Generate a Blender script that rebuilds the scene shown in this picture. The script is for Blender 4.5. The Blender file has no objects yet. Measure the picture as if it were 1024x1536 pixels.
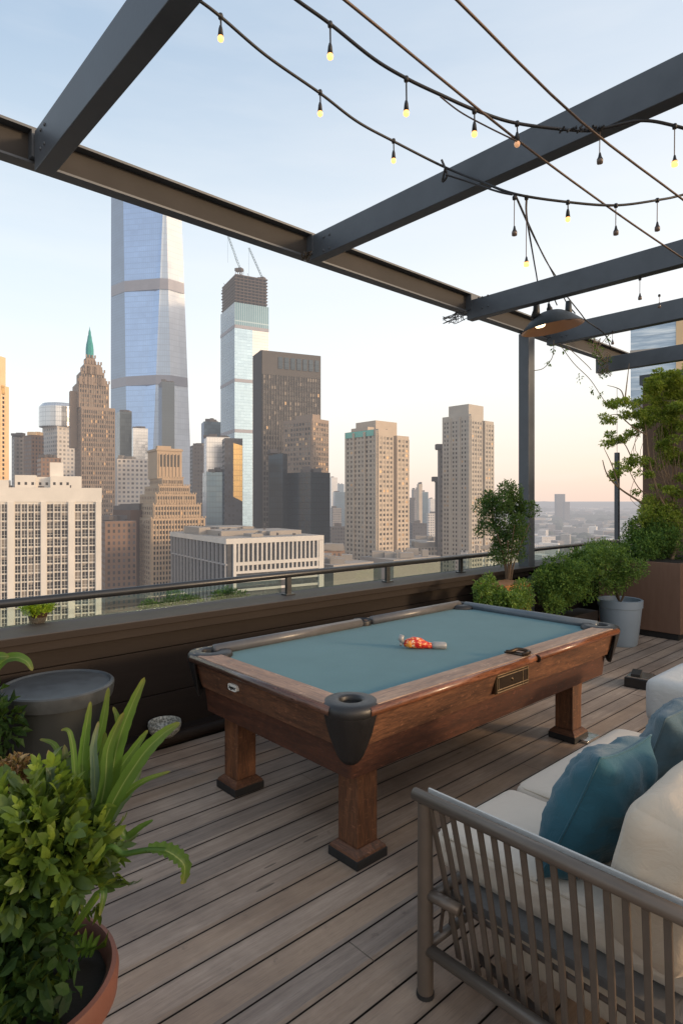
import bpy, math, random
from mathutils import Vector, Matrix, noise as mnoise
random.seed(7)
S = bpy.context.scene
COL = S.collection
R = math.radians
H = 1.7
F = 925.0
FX, FY = math.cos(R(47.6)), math.sin(R(47.6))      # camera forward on the ground plane
RX, RY = FY, -FX                                   # camera right on the ground plane

def cam2w(r, f, z):                                # metres right of / ahead of the photographer -> world
    return Vector((f*FX + r*RX, f*FY + r*RY, z))
def P(u, v, d):                                    # survey point: bearing/elevation as read off the photograph, at distance d
    return cam2w((u-512)/F*d, d, H + (750-v)/F*d)

# ------------------------------------------------------------------ mesh building
class MB:
    def __init__(s): s.v=[]; s.f=[]; s.m=[]
    def add(s, vs, fs, m=0):
        o=len(s.v); s.v.extend([tuple(p) for p in vs]); s.f.extend([tuple(i+o for i in f) for f in fs]); s.m.extend([m]*len(fs))
    def box(s, x0,x1,y0,y1,z0,z1,m=0):
        s.add([(x0,y0,z0),(x1,y0,z0),(x1,y1,z0),(x0,y1,z0),(x0,y0,z1),(x1,y0,z1),(x1,y1,z1),(x0,y1,z1)],
              [(0,3,2,1),(4,5,6,7),(0,1,5,4),(1,2,6,5),(2,3,7,6),(3,0,4,7)],m)
    def obox(s, c, sx, sy, sz, rz=0, m=0, top=1.0):
        ca,sa=math.cos(rz),math.sin(rz); vs=[]
        for z,k in ((-.5,1.0),(.5,top)):
            for x,y in ((-.5,-.5),(.5,-.5),(.5,.5),(-.5,.5)):
                X,Y=x*sx*k,y*sy*k
                vs.append((c[0]+X*ca-Y*sa, c[1]+X*sa+Y*ca, c[2]+z*sz))
        s.add(vs,[(0,3,2,1),(4,5,6,7),(0,1,5,4),(1,2,6,5),(2,3,7,6),(3,0,4,7)],m)
    def prism(s, pts, z0, z1, m=0, mt=None):
        n=len(pts); s.add([(p[0],p[1],z0) for p in pts]+[(p[0],p[1],z1) for p in pts],
              [(i,(i+1)%n,n+(i+1)%n,n+i) for i in range(n)],m)
        s.add([(p[0],p[1],z1) for p in pts],[tuple(range(n))],m if mt is None else mt)
        s.add([(p[0],p[1],z0) for p in pts],[tuple(reversed(range(n)))],m)
    def bar(s, a, b, w, h=None, m=0):              # square bar between two points
        s.tube([a,b], w/2*1.414, 4, m, rot=math.pi/4)
    def tube(s, pts, r, n=8, m=0, rot=0, cap=True):
        pts=[Vector(p) for p in pts]; k=len(pts); rs=r if isinstance(r,(list,tuple)) else [r]*k
        vs=[]; ref=None
        for i,p in enumerate(pts):
            t=(pts[min(i+1,k-1)]-pts[max(i-1,0)]).normalized()
            if ref is None:
                ref=Vector((0,0,1)) if abs(t.z)<.9 else Vector((1,0,0))
            a=t.cross(ref).normalized(); b=a.cross(t).normalized(); ref=b
            for j in range(n):
                an=2*math.pi*j/n+rot
                vs.append(p+(a*math.cos(an)+b*math.sin(an))*rs[i])
        fs=[(i*n+j,i*n+(j+1)%n,(i+1)*n+(j+1)%n,(i+1)*n+j) for i in range(k-1) for j in range(n)]
        if cap: fs+= [tuple(reversed(range(n))), tuple((k-1)*n+j for j in range(n))]
        s.add(vs,fs,m)
    def lathe(s, prof, c, n=32, m=0, sx=1, sy=1):
        vs=[];k=len(prof)
        for r,z in prof:
            for j in range(n):
                a=2*math.pi*j/n; vs.append((c[0]+r*sx*math.cos(a),c[1]+r*sy*math.sin(a),c[2]+z))
        s.add(vs,[(i*n+j,i*n+(j+1)%n,(i+1)*n+(j+1)%n,(i+1)*n+j) for i in range(k-1) for j in range(n)],m)
    def xform(s, M):
        s.v=[tuple(M@Vector(p)) for p in s.v]; return s
    def build(s, name, mats, parent=None, smooth=False, kind=None, auto=None, bevel=0):
        me=bpy.data.meshes.new(name)
        org=ORG.get(parent.name,Vector((0,0,0))) if parent else Vector((0,0,0))
        own=Vector((0,0,0))
        if parent is None and s.v:
            xs=[p[0] for p in s.v]; ys=[p[1] for p in s.v]; zs=[p[2] for p in s.v]
            own=Vector(((min(xs)+max(xs))/2,(min(ys)+max(ys))/2,min(zs)))
        off=org+own
        me.from_pydata([(p[0]-off.x,p[1]-off.y,p[2]-off.z) for p in s.v],[],s.f)
        for mm in (mats if isinstance(mats,(list,tuple)) else [mats]): me.materials.append(mm)
        me.polygons.foreach_set('material_index',s.m)
        if smooth: me.polygons.foreach_set('use_smooth',[True]*len(s.f))
        me.update()
        o=bpy.data.objects.new(name,me); COL.objects.link(o)
        o.location=own
        if parent: o.parent=parent
        ORG[o.name]=off.copy()
        if kind: o['kind']=kind
        if bevel:
            b=o.modifiers.new('bevel','BEVEL'); b.width=bevel; b.segments=2; b.limit_method='ANGLE'; b.angle_limit=R(40)
        if auto:
            try:
                me.polygons.foreach_set('use_smooth',[True]*len(s.f)); me.set_sharp_from_angle(angle=R(auto))
            except Exception: pass
        return o
ORG={}
def tag(o,label=None,cat=None,group=None,kind=None):
    if label: o['label']=label
    if cat: o['category']=cat
    if group: o['group']=group
    if kind: o['kind']=kind
    return o
def thing(name,label,cat,loc=(0,0,0),group=None):
    o=bpy.data.objects.new(name,None); COL.objects.link(o); o.empty_display_size=.1
    o.location=loc; ORG[o.name]=Vector(loc); return tag(o,label,cat,group)
def copy_tree(o,parent=None):
    c=o.copy(); COL.objects.link(c)
    if parent: c.parent=parent
    for ch in list(o.children): copy_tree(ch,c)
    return c
def spline(pts,n=10):
    pts=[Vector(p) for p in pts]; out=[]
    for i in range(len(pts)-1):
        p0=pts[max(i-1,0)];p1=pts[i];p2=pts[i+1];p3=pts[min(i+2,len(pts)-1)]
        for k in range(n):
            t=k/n; out.append(.5*((2*p1)+(p2-p0)*t+(2*p0-5*p1+4*p2-p3)*t*t+(3*p1-p0-3*p2+p3)*t**3))
    out.append(pts[-1]); return out
def roundbox(mb,c,size,r,n=8,puff=(0,0,0),M=None,wr=0,wf=6,m=0,seed=0):
    """soft cushion: cube grid pushed to a rounded box, puffed and wrinkled"""
    hx,hy,hz=size[0]/2,size[1]/2,size[2]/2
    idx={}; vs=[]; fs=[]
    def vert(p):
        key=tuple(round(q,5) for q in p)
        if key in idx: return idx[key]
        q=Vector((p[0]*hx,p[1]*hy,p[2]*hz))
        inn=Vector((max(-hx+r,min(hx-r,q.x)),max(-hy+r,min(hy-r,q.y)),max(-hz+r,min(hz-r,q.z))))
        d=q-inn
        if d.length>1e-6: q=inn+d.normalized()*r
        fx,fy,fz=1-p[0]**2,1-p[1]**2,1-p[2]**2
        q.z+=puff[2]*p[2]*math.sqrt(max(fx*fy,0)); q.x+=puff[0]*p[0]*math.sqrt(max(fy*fz,0)); q.y+=puff[1]*p[1]*math.sqrt(max(fx*fz,0))
        if wr:
            nv=Vector((q.x*wf+seed,q.y*wf,q.z*wf*.6)); nn=Vector(q).normalized()
            q+=nn*wr*(mnoise.fractal(nv,.6,2.2,4))
        if M: q=M@q
        idx[key]=len(vs); vs.append(q+Vector(c)); return idx[key]
    for ax in range(3):
        for sg in (-1,1):
            for i in range(n):
                for j in range(n):
                    def pt(a,b):
                        A,B=math.sin((-1+2*a/n)*math.pi/2),math.sin((-1+2*b/n)*math.pi/2)
                        p=[0,0,0]; p[ax]=sg; p[(ax+1)%3]=A; p[(ax+2)%3]=B; return p
                    q=[vert(pt(i,j)),vert(pt(i+1,j)),vert(pt(i+1,j+1)),vert(pt(i,j+1))]
                    if sg<0: q.reverse()
                    fs.append(tuple(q))
    mb.add(vs,fs,m)
def pillow(mb,w,h,t,M,n=30,seed=0,wr=.012,pin=.10):
    vs=[];fs=[]
    for sg in (1,-1):
        for i in range(n+1):
            for j in range(n+1):
                x=-1+2*i/n; y=-1+2*j/n
                ex=(1-abs(x)**2.4); ey=(1-abs(y)**2.4)
                th=t*(max(ex,0)**.5)*(max(ey,0)**.5)
                px=x*w/2*(1-pin*(1-y*y)*abs(x)**3); py=y*h/2*(1-pin*(1-x*x)*abs(y)**3)
                nz=mnoise.fractal(Vector((x*2.2+seed,y*2.2,sg*3)),.7,2.1,4)
                rad=math.sin(math.atan2(abs(y)+.01,abs(x)+.01)*12+seed)*max(0,(x*x+y*y-.6))*.5
                z=sg*(th/2+ (wr*nz+wr*rad*.8)*min(1,th/t*2.5))
                vs.append(M@Vector((px,py,z)))
    k=(n+1)*(n+1)
    for s_ in (0,1):
        for i in range(n):
            for j in range(n):
                a=s_*k+i*(n+1)+j; q=(a,a+n+1,a+n+2,a+1)
                fs.append(q if s_==0 else tuple(reversed(q)))
    mb.add(vs,fs,0)
    edge=[vs[i*(n+1)] for i in range(n+1)]+[vs[n*(n+1)+j] for j in range(1,n+1)]+[vs[i*(n+1)+n] for i in range(n-1,-1,-1)]+[vs[j] for j in range(n-1,-1,-1)]
    mb.tube(edge,.004,6,0)

# ------------------------------------------------------------------ materials
def nodes(name):
    m=bpy.data.materials.new(name); m.use_nodes=True; nt=m.node_tree; nt.nodes.clear()
    return m,nt,nt.nodes,nt.links
def N(ns,t,**k):
    n=ns.new(t)
    for a,b in k.items(): setattr(n,a,b)
    return n
def L4(c): return (c[0],c[1],c[2],1)
def math_(nt,op,a,b=None,c=None,clamp=False):
    n=nt.nodes.new('ShaderNodeMath'); n.operation=op; n.use_clamp=clamp
    for i,x in enumerate((a,b,c)):
        if x is None: continue
        if isinstance(x,(int,float)): n.inputs[i].default_value=x
        else: nt.links.new(x,n.inputs[i])
    return n.outputs[0]
def mixc(nt,f,a,b,mode='MIX'):
    n=nt.nodes.new('ShaderNodeMix'); n.data_type='RGBA'; n.blend_type=mode
    for s,x in ((n.inputs[0],f),(n.inputs[6],a),(n.inputs[7],b)):
        if isinstance(x,(int,float)): s.default_value=x
        elif isinstance(x,(tuple,list)): s.default_value=L4(x)
        else: nt.links.new(x,s)
    return n.outputs[2]
def noise_(nt,vec,scale,detail=4,rough=.55,dist=0):
    n=nt.nodes.new('ShaderNodeTexNoise'); n.inputs['Scale'].default_value=scale; n.inputs['Detail'].default_value=detail
    n.inputs['Roughness'].default_value=rough; n.inputs['Distortion'].default_value=dist
    if vec is not None: nt.links.new(vec,n.inputs['Vector'])
    return n.outputs['Fac']
def mapping(nt,vec,scale):
    n=nt.nodes.new('ShaderNodeMapping'); n.inputs['Scale'].default_value=scale; nt.links.new(vec,n.inputs['Vector']); return n.outputs[0]
def ramp(nt,f,stops):
    n=nt.nodes.new('ShaderNodeValToRGB'); nt.links.new(f,n.inputs[0]); e=n.color_ramp.elements
    while len(e)<len(stops): e.new(.5)
    for el,(p,c) in zip(e,stops): el.position=p; el.color=L4(c)
    return n.outputs[0]
def bump(nt,h,strength,dist=.01):
    n=nt.nodes.new('ShaderNodeBump'); n.inputs['Strength'].default_value=strength; n.inputs['Distance'].default_value=dist
    nt.links.new(h,n.inputs['Height']); return n.outputs[0]
HAZE=(.52,.50,.51)  # aerial haze painted into city materials as emission growing with distance
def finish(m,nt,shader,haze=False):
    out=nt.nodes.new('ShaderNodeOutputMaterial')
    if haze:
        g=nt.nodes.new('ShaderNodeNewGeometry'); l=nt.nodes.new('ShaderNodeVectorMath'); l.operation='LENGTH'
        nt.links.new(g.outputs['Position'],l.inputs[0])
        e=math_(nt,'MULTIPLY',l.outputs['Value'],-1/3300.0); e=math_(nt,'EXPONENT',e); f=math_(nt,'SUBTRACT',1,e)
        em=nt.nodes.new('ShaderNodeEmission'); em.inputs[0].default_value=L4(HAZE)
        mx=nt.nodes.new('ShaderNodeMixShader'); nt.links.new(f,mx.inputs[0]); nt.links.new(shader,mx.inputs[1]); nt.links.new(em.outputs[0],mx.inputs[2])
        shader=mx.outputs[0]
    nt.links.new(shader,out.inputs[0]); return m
def bsdf(nt,col,rough=.6,metal=0,normal=None,spec=.5,**k):
    b=nt.nodes.new('ShaderNodeBsdfPrincipled')
    for s,x in (('Base Color',col),('Roughness',rough),('Metallic',metal)):
        if isinstance(x,(int,float)): b.inputs[s].default_value=x
        elif isinstance(x,(tuple,list)): b.inputs[s].default_value=L4(x)
        else: nt.links.new(x,b.inputs[s])
    b.inputs['Specular IOR Level'].default_value=spec
    if normal is not None: nt.links.new(normal,b.inputs['Normal'])
    for a,x in k.items():
        b.inputs[a.replace('_',' ')].default_value=x
    return b.outputs[0]
def pos(nt): return nt.nodes.new('ShaderNodeNewGeometry').outputs['Position']
def objc(nt): return nt.nodes.new('ShaderNodeTexCoord').outputs['Object']
def simple(name,col,rough=.6,metal=0,var=.25,scale=8,bmp=.15,bscale=60,haze=False,spec=.5,**k):
    m,nt,ns,ln=nodes(name); p=pos(nt)
    n1=noise_(nt,p,scale,5); n2=noise_(nt,p,bscale,3)
    c=mixc(nt,n1,[x*(1-var) for x in col],[min(1,x*(1+var)) for x in col])
    r=math_(nt,'MULTIPLY_ADD',n1,.25,rough-.12)
    return finish(m,nt,bsdf(nt,c,r,metal,bump(nt,n2,bmp,.002) if bmp else None,spec,**k),haze)
def wood(name,dark,light,axis='X',rough=.35,scale=1.0,coat=0.0,wear=.25):
    m,nt,ns,ln=nodes(name); p=pos(nt)
    sc={'X':(1.0,9,9),'Y':(9,1.0,9),'Z':(9,9,1.0)}[axis]
    g=noise_(nt,mapping(nt,p,sc),2.2*scale,7,.65,.6)
    fine=noise_(nt,mapping(nt,p,[q*5 for q in sc]),4*scale,4,.6)
    big=noise_(nt,p,6,7,.7)
    c=ramp(nt,g,[(.28,dark),(.5,[(a+b)/2 for a,b in zip(dark,light)]),(.72,light)])
    c=mixc(nt,math_(nt,'MULTIPLY',math_(nt,'SUBTRACT',.62,fine,clamp=True),2.2,clamp=True),c,[x*.35 for x in dark])
    c=mixc(nt,math_(nt,'MULTIPLY',math_(nt,'SUBTRACT',big,.45,clamp=True),wear*5,clamp=True),c,[x*.45 for x in dark])
    scr=noise_(nt,mapping(nt,p,(9,9,26)),2.2,8,.8)
    c=mixc(nt,math_(nt,'MULTIPLY',math_(nt,'SUBTRACT',scr,.57,clamp=True),4.5,clamp=True),c,[min(1,x*1.9+.03) for x in light])
    r=math_(nt,'MULTIPLY_ADD',fine,.35,rough-.1)
    return finish(m,nt,bsdf(nt,c,r,0,bump(nt,fine,.25,.002),.5,Coat_Weight=coat,Coat_Roughness=.22))
def leafmat(name,c1,c2,c3,trans=.35,scale=9,z0=None,z1=None,rough=.45):
    m,nt,ns,ln=nodes(name); p=pos(nt)
    n=noise_(nt,p,scale,3); w=N(ns,'ShaderNodeTexWhiteNoise',noise_dimensions='1D')
    g=nt.nodes.new('ShaderNodeNewGeometry'); ln.new(g.outputs['Random Per Island'],w.inputs['W'])
    f=math_(nt,'ADD',math_(nt,'MULTIPLY',n,.6),math_(nt,'MULTIPLY',w.outputs['Value'],.4))
    c=ramp(nt,f,[(.25,c1),(.5,c2),(.78,c3)])
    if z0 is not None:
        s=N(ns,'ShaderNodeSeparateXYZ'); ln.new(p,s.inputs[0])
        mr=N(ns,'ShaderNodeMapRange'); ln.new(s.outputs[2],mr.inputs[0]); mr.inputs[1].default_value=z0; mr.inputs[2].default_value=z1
        c=mixc(nt,mr.outputs[0],mixc(nt,.6,c,c1),mixc(nt,.35,c,c3))  # lit tops and shaded lower leaves put into the colour by height
    b=bsdf(nt,c,rough,0,None,.12 if 'dark' in name else .4)
    t=N(ns,'ShaderNodeBsdfTranslucent'); ln.new(mixc(nt,.5,c,(.35,.5,.05)),t.inputs[0])
    mx=N(ns,'ShaderNodeMixShader'); mx.inputs[0].default_value=trans; ln.new(b,mx.inputs[1]); ln.new(t.outputs[0],mx.inputs[2])
    return finish(m,nt,mx.outputs[0])
def facadecoord(nt):
    g=nt.nodes.new('ShaderNodeNewGeometry')
    s=nt.nodes.new('ShaderNodeSeparateXYZ'); nt.links.new(g.outputs['Position'],s.inputs[0])
    q=nt.nodes.new('ShaderNodeSeparateXYZ'); nt.links.new(g.outputs['True Normal'],q.inputs[0])
    hl=math_(nt,'SQRT',math_(nt,'ADD',math_(nt,'MULTIPLY',q.outputs[0],q.outputs[0]),math_(nt,'ADD',math_(nt,'MULTIPLY',q.outputs[1],q.outputs[1]),1e-6)))
    u=math_(nt,'DIVIDE',math_(nt,'SUBTRACT',math_(nt,'MULTIPLY',s.outputs[0],q.outputs[1]),math_(nt,'MULTIPLY',s.outputs[1],q.outputs[0])),hl)
    side=math_(nt,'LESS_THAN',math_(nt,'ABSOLUTE',q.outputs[2]),.7)
    return u,s.outputs[2],side
def line_(nt,x,period,width):                      # 1 on a thin line every period
    f=math_(nt,'FRACT',math_(nt,'DIVIDE',x,period)); return math_(nt,'LESS_THAN',f,width)
def cellrand(nt,u,z,pu,pz):
    a=math_(nt,'FLOOR',math_(nt,'DIVIDE',u,pu)); b=math_(nt,'FLOOR',math_(nt,'DIVIDE',z,pz))
    c=nt.nodes.new('ShaderNodeCombineXYZ'); nt.links.new(a,c.inputs[0]); nt.links.new(b,c.inputs[1])
    w=nt.nodes.new('ShaderNodeTexWhiteNoise'); w.noise_dimensions='2D'; nt.links.new(c.outputs[0],w.inputs['Vector']); return w.outputs['Value']
def curtain(name,glass,mull,pu=1.6,pz=4.0,rough=.12,metal=.75,lw=.10,lh=.12,streak=.25,hz=True):
    m,nt,ns,ln=nodes(name); u,z,side=facadecoord(nt)
    r=cellrand(nt,u,z,pu*2,pz)
    p=pos(nt); n=noise_(nt,mapping(nt,p,(.02,.02,.05)),1,5,.6)
    f=math_(nt,'ADD',math_(nt,'MULTIPLY',r,.18),math_(nt,'MULTIPLY',n,.82))
    c=mixc(nt,f,[x*(1-streak) for x in glass],[min(1,x*(1+streak)) for x in glass])
    ml=math_(nt,'MAXIMUM',line_(nt,u,pu,lw),line_(nt,z,pz,lh))
    c=mixc(nt,math_(nt,'MULTIPLY',ml,.75),c,mull)
    c=mixc(nt,side,(.25,.25,.25),c)
    ro=math_(nt,'MULTIPLY_ADD',r,.10,rough)
    bm=bump(nt,n,.12,.3)
    return finish(m,nt,bsdf(nt,c,ro,math_(nt,'MULTIPLY',side,metal),bm),hz)
def gridwall(name,wall,win,pu=3,pz=3.2,wu=.5,wz=.55,rough=.8,side_only=True,hz=True):
    m,nt,ns,ln=nodes(name); u,z,side=facadecoord(nt)
    a=math_(nt,'LESS_THAN',math_(nt,'FRACT',math_(nt,'DIVIDE',u,pu)),wu); b=math_(nt,'LESS_THAN',math_(nt,'FRACT',math_(nt,'DIVIDE',z,pz)),wz)
    w=math_(nt,'MULTIPLY',math_(nt,'MULTIPLY',a,b),side)
    r=cellrand(nt,u,z,pu,pz); p=pos(nt); n=noise_(nt,p,.08,5)
    wc=mixc(nt,n,[x*.75 for x in wall],[x*1.2 for x in wall])
    gc=mixc(nt,r,[x*.5 for x in win],[min(1,x*2.2) for x in win])
    return finish(m,nt,bsdf(nt,mixc(nt,w,wc,gc),math_(nt,'MULTIPLY_ADD',w,-.5,rough),0),hz)

M={}
M['steel']=simple('painted_steel',(.082,.092,.105),.45,.15,.45,3.5,.25,40)
M['steel_in']=simple('painted_steel_warm',(.045,.041,.038),.6,0,.5,3,.15,40,spec=.15)
M['rail']=simple('rail_metal',(.05,.052,.055),.32,.6,.2,9,.05,120)
M['cable']=simple('black_rubber',(.016,.016,.018),.55,0,.2,20,.1)
M['wire']=simple('brown_wire',(.12,.085,.065),.5,.4,.2)
M['black']=simple('black_leather',(.012,.011,.011),.38,0,.3,30,.35,300)
M['blackcap']=simple('black_cap',(.016,.015,.015),.42,0,.25,30,.2,300)
M['foot']=simple('black_foot',(.012,.012,.012),.6,0,.3,40,.3)
M['woodX']=wood('mahogany_x',(.05,.019,.008),(.25,.105,.046),'X',.55,1,.03,.20)
M['woodY']=wood('mahogany_y',(.045,.018,.009),(.22,.092,.042),'Y',.55,1,.03,.22)
M['woodZ']=wood('mahogany_z',(.05,.018,.007),(.25,.098,.038),'Z',.55,1,.03,.28)
M['lowX']=wood('low_frame_x',(.035,.011,.005),(.13,.042,.018),'X',.5,1,.05,.25)
M['lowY']=wood('low_frame_y',(.035,.011,.005),(.12,.040,.018),'Y',.5,1,.05,.25)
M['topX']=wood('rail_top_x',(.25,.145,.092),(.46,.30,.20),'X',.5,.6,.05,.04)
M['topY']=wood('rail_top_y',(.23,.125,.078),(.44,.27,.175),'Y',.5,.6,.05,.04)
M['trimX']=wood('trim_x',(.10,.03,.012),(.34,.12,.045),'X',.25,1,.4,.05)
M['trimY']=wood('trim_y',(.04,.018,.012),(.12,.055,.035),'Y',.25,1,.4,.05)
M['cushion']=simple('grey_vinyl',(.105,.098,.095),.32,0,.25,14,.15,200)
M['cushion2']=simple('blue_grey_vinyl',(.09,.11,.13),.34,0,.2,14,.15,200)
M['brass']=simple('aged_brass',(.075,.05,.028),.32,.85,.4,40,.2,200)
M['brasslit']=simple('bright_brass',(.30,.21,.12),.3,.8,.3,40,.1,200)
M['brassdark']=simple('dark_brass',(.04,.026,.016),.4,.7,.4,40,.2,200)
M['chrome']=simple('chrome',(.55,.55,.53),.2,.9,.15,30,.05)
M['white']=simple('badge_white',(.62,.6,.55),.4)
M['baize']=None
def _baize():
    m,nt,ns,ln=nodes('baize'); p=pos(nt); n=noise_(nt,p,700,2); b=noise_(nt,p,2.5,5,.6)
    c=mixc(nt,b,(.085,.180,.200),(.125,.25,.272)); c=mixc(nt,math_(nt,'MULTIPLY',n,.5),c,(.07,.12,.14))
    s=math_(nt,'SUBTRACT',noise_(nt,mapping(nt,p,(3,40,1)),3,5,.7),.60,clamp=True)
    c=mixc(nt,math_(nt,'MULTIPLY',s,1.6,clamp=True),c,(.2,.3,.32))
    return finish(m,nt,bsdf(nt,c,.92,0,bump(nt,n,.4,.001),.1,Sheen_Weight=.06))
M['baize']=_baize()
def _deck():
    m,nt,ns,ln=nodes('deck_boards'); p=pos(nt)
    s=N(ns,'ShaderNodeSeparateXYZ'); ln.new(p,s.inputs[0])
    row=math_(nt,'FLOOR',math_(nt,'DIVIDE',math_(nt,'ADD',s.outputs[1],10),.14))
    w=N(ns,'ShaderNodeTexWhiteNoise',noise_dimensions='1D'); ln.new(row,w.inputs['W'])
    off=N(ns,'ShaderNodeCombineXYZ'); ln.new(math_(nt,'MULTIPLY',w.outputs['Value'],37),off.inputs[0]); ln.new(row,off.inputs[1])
    va=N(ns,'ShaderNodeVectorMath'); va.operation='ADD'; ln.new(p,va.inputs[0]); ln.new(off.outputs[0],va.inputs[1])
    g=noise_(nt,mapping(nt,va.outputs[0],(.8,16,16)),2,8,.72,.9)
    fine=noise_(nt,mapping(nt,va.outputs[0],(6,240,100)),2,4,.6)
    big=noise_(nt,p,1.3,5,.62)
    c=ramp(nt,g,[(.30,(.20,.145,.108)),(.5,(.39,.295,.225)),(.70,(.56,.44,.35))])
    c=mixc(nt,math_(nt,'MULTIPLY',w.outputs['Value'],.55),c,(.44,.335,.255))
    w2=N(ns,'ShaderNodeTexWhiteNoise',noise_dimensions='1D'); ln.new(math_(nt,'ADD',row,77.3),w2.inputs['W'])
    c=mixc(nt,math_(nt,'MULTIPLY',math_(nt,'GREATER_THAN',w2.outputs['Value'],.62),.40),c,(.40,.26,.155),'MIX'); c=mixc(nt,math_(nt,'MULTIPLY',math_(nt,'LESS_THAN',w2.outputs['Value'],.25),.35),c,(.16,.145,.135))
    c=mixc(nt,math_(nt,'MULTIPLY',math_(nt,'SUBTRACT',big,.42,clamp=True),2.2,clamp=True),c,(.11,.08,.065))
    c=mixc(nt,math_(nt,'MULTIPLY',math_(nt,'SUBTRACT',fine,.52,clamp=True),2.4,clamp=True),c,(.045,.032,.026))
    st=noise_(nt,p,9,6,.7)
    c=mixc(nt,math_(nt,'MULTIPLY',math_(nt,'SUBTRACT',st,.62,clamp=True),4,clamp=True),c,(.04,.032,.028))
    fr=math_(nt,'FRACT',math_(nt,'DIVIDE',math_(nt,'ADD',s.outputs[1],1.2),.14)); ed=math_(nt,'MAXIMUM',math_(nt,'GREATER_THAN',fr,.966),math_(nt,'LESS_THAN',fr,.008))
    soft=math_(nt,'POWER',math_(nt,'ABSOLUTE',math_(nt,'MULTIPLY_ADD',fr,2,-.96)),9)
    c=mixc(nt,math_(nt,'MULTIPLY',soft,.55,clamp=True),c,(.05,.036,.03)); c=mixc(nt,ed,c,(.012,.009,.008))
    kn=N(ns,'ShaderNodeTexVoronoi'); kn.inputs['Scale'].default_value=1.0; ln.new(mapping(nt,va.outputs[0],(1.1,7,7)),kn.inputs['Vector'])
    c=mixc(nt,math_(nt,'MULTIPLY',math_(nt,'LESS_THAN',kn.outputs['Distance'],.055),.6),c,(.04,.028,.022))
    r=math_(nt,'MULTIPLY_ADD',g,.3,.38)
    return finish(m,nt,bsdf(nt,c,r,0,bump(nt,math_(nt,'ADD',fine,g),.35,.003),.45))
M['deck']=_deck()
M['dark']=simple('dark_gap',(.006,.005,.005),.95,0,.1,5,0)
def _clad(name,c1,c2,axis=(2,26,26)):
    m,nt,ns,ln=nodes(name); p=pos(nt); g=noise_(nt,mapping(nt,p,axis),1.5,6,.6); f=noise_(nt,mapping(nt,p,[a*4 for a in axis]),2,3)
    big=noise_(nt,p,1.1,5,.6)
    c=mixc(nt,g,c1,c2); c=mixc(nt,math_(nt,'MULTIPLY',big,.5),c,[x*.6 for x in c1])
    return finish(m,nt,bsdf(nt,c,math_(nt,'MULTIPLY_ADD',f,.2,.55),0,bump(nt,f,.2,.002),.22))
M['clad']=_clad('brown_cladding',(.013,.009,.0075),(.024,.017,.0135))
M['cap']=_clad('weathered_cap',(.058,.050,.046),(.105,.094,.087))
M['capedge']=_clad('cap_edge',(.018,.013,.011),(.034,.025,.02))
M['planter']=_clad('brown_planter',(.15,.085,.058),(.23,.14,.098),(18,18,3))
M['wing']=_clad('wing_panel',(.13,.08,.055),(.19,.125,.09),(12,12,1))
M['pen']=simple('stone_panels',(.30,.26,.22),.8,0,.15,2,.2,20)
M['bluepot']=simple('grey_blue_glaze',(.21,.26,.31),.42,0,.12,5,.1,60)
M['terra']=simple('terracotta',(.115,.043,.028),.62,0,.35,7,.3,80)
M['bin']=simple('dark_green_plastic',(.014,.017,.017),.5,0,.2,10,.2,150)
M['lid']=simple('weathered_lid',(.040,.046,.050),.40,0,.6,14,.3,90)
M['soil']=simple('soil',(.012,.009,.006),.95,0,.5,30,.8,80)
M['frame']=simple('taupe_frame',(.12,.095,.075),.38,.3,.2,12,.1,120)
M['strap']=simple('taupe_rope',(.085,.062,.045),.68,0,.3,30,.6,420)
M['strapdark']=simple('brown_rope',(.06,.04,.028),.7,0,.3,30,.6,420)
def _fab(name,c,sc=1200,rough=.9):
    m,nt,ns,ln=nodes(name); p=pos(nt); a=noise_(nt,p,sc,2); b=noise_(nt,p,5,4); cc=noise_(nt,p,30,4)
    col=mixc(nt,b,[x*.86 for x in c],[min(1,x*1.1) for x in c]); col=mixc(nt,math_(nt,'MULTIPLY',a,.25),col,[x*.65 for x in c])
    wv=noise_(nt,mapping(nt,p,(5,9,14)),1.4,5,.6,1.6)
    h=math_(nt,'ADD',math_(nt,'MULTIPLY',a,.08),math_(nt,'MULTIPLY',wv,1.6)); h=math_(nt,'ADD',h,math_(nt,'MULTIPLY',cc,.15))
    return finish(m,nt,bsdf(nt,col,rough,0,bump(nt,h,.28,.012),.3,Sheen_Weight=.2))
M['cream']=_fab('cream_canvas',(.63,.54,.44)); M['creamback']=_fab('cream_back',(.52,.43,.33)); M['arm']=_fab('pale_grey_canvas',(.52,.51,.48))
M['teal']=_fab('teal_fabric',(.022,.092,.125)); M['slate']=_fab('slate_fabric',(.075,.125,.15)); M['piping']=_fab('piping',(.02,.06,.08))
M['platform']=_fab('grey_mesh',(.14,.13,.12))
def _glass(name,tint,fac):
    m,nt,ns,ln=nodes(name); t=N(ns,'ShaderNodeBsdfTransparent'); t.inputs[0].default_value=L4(tint)
    g=N(ns,'ShaderNodeBsdfGlossy'); g.inputs['Roughness'].default_value=.03; g.inputs[0].default_value=(.8,.9,.88,1)
    mx=N(ns,'ShaderNodeMixShader'); mx.inputs[0].default_value=fac; ln.new(t.outputs[0],mx.inputs[1]); ln.new(g.outputs[0],mx.inputs[2])
    return finish(m,nt,mx.outputs[0])
M['glass']=_glass('clear_glass',(.86,.92,.88),.10)
def emis(name,c,s,rough=.2):
    m,nt,ns,ln=nodes(name); b=bsdf(nt,c,rough,0,None,.5,Emission_Strength=s); 
    for n in ns:
        if n.type=='BSDF_PRINCIPLED': n.inputs['Emission Color'].default_value=L4(c)
    return finish(m,nt,b)
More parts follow.
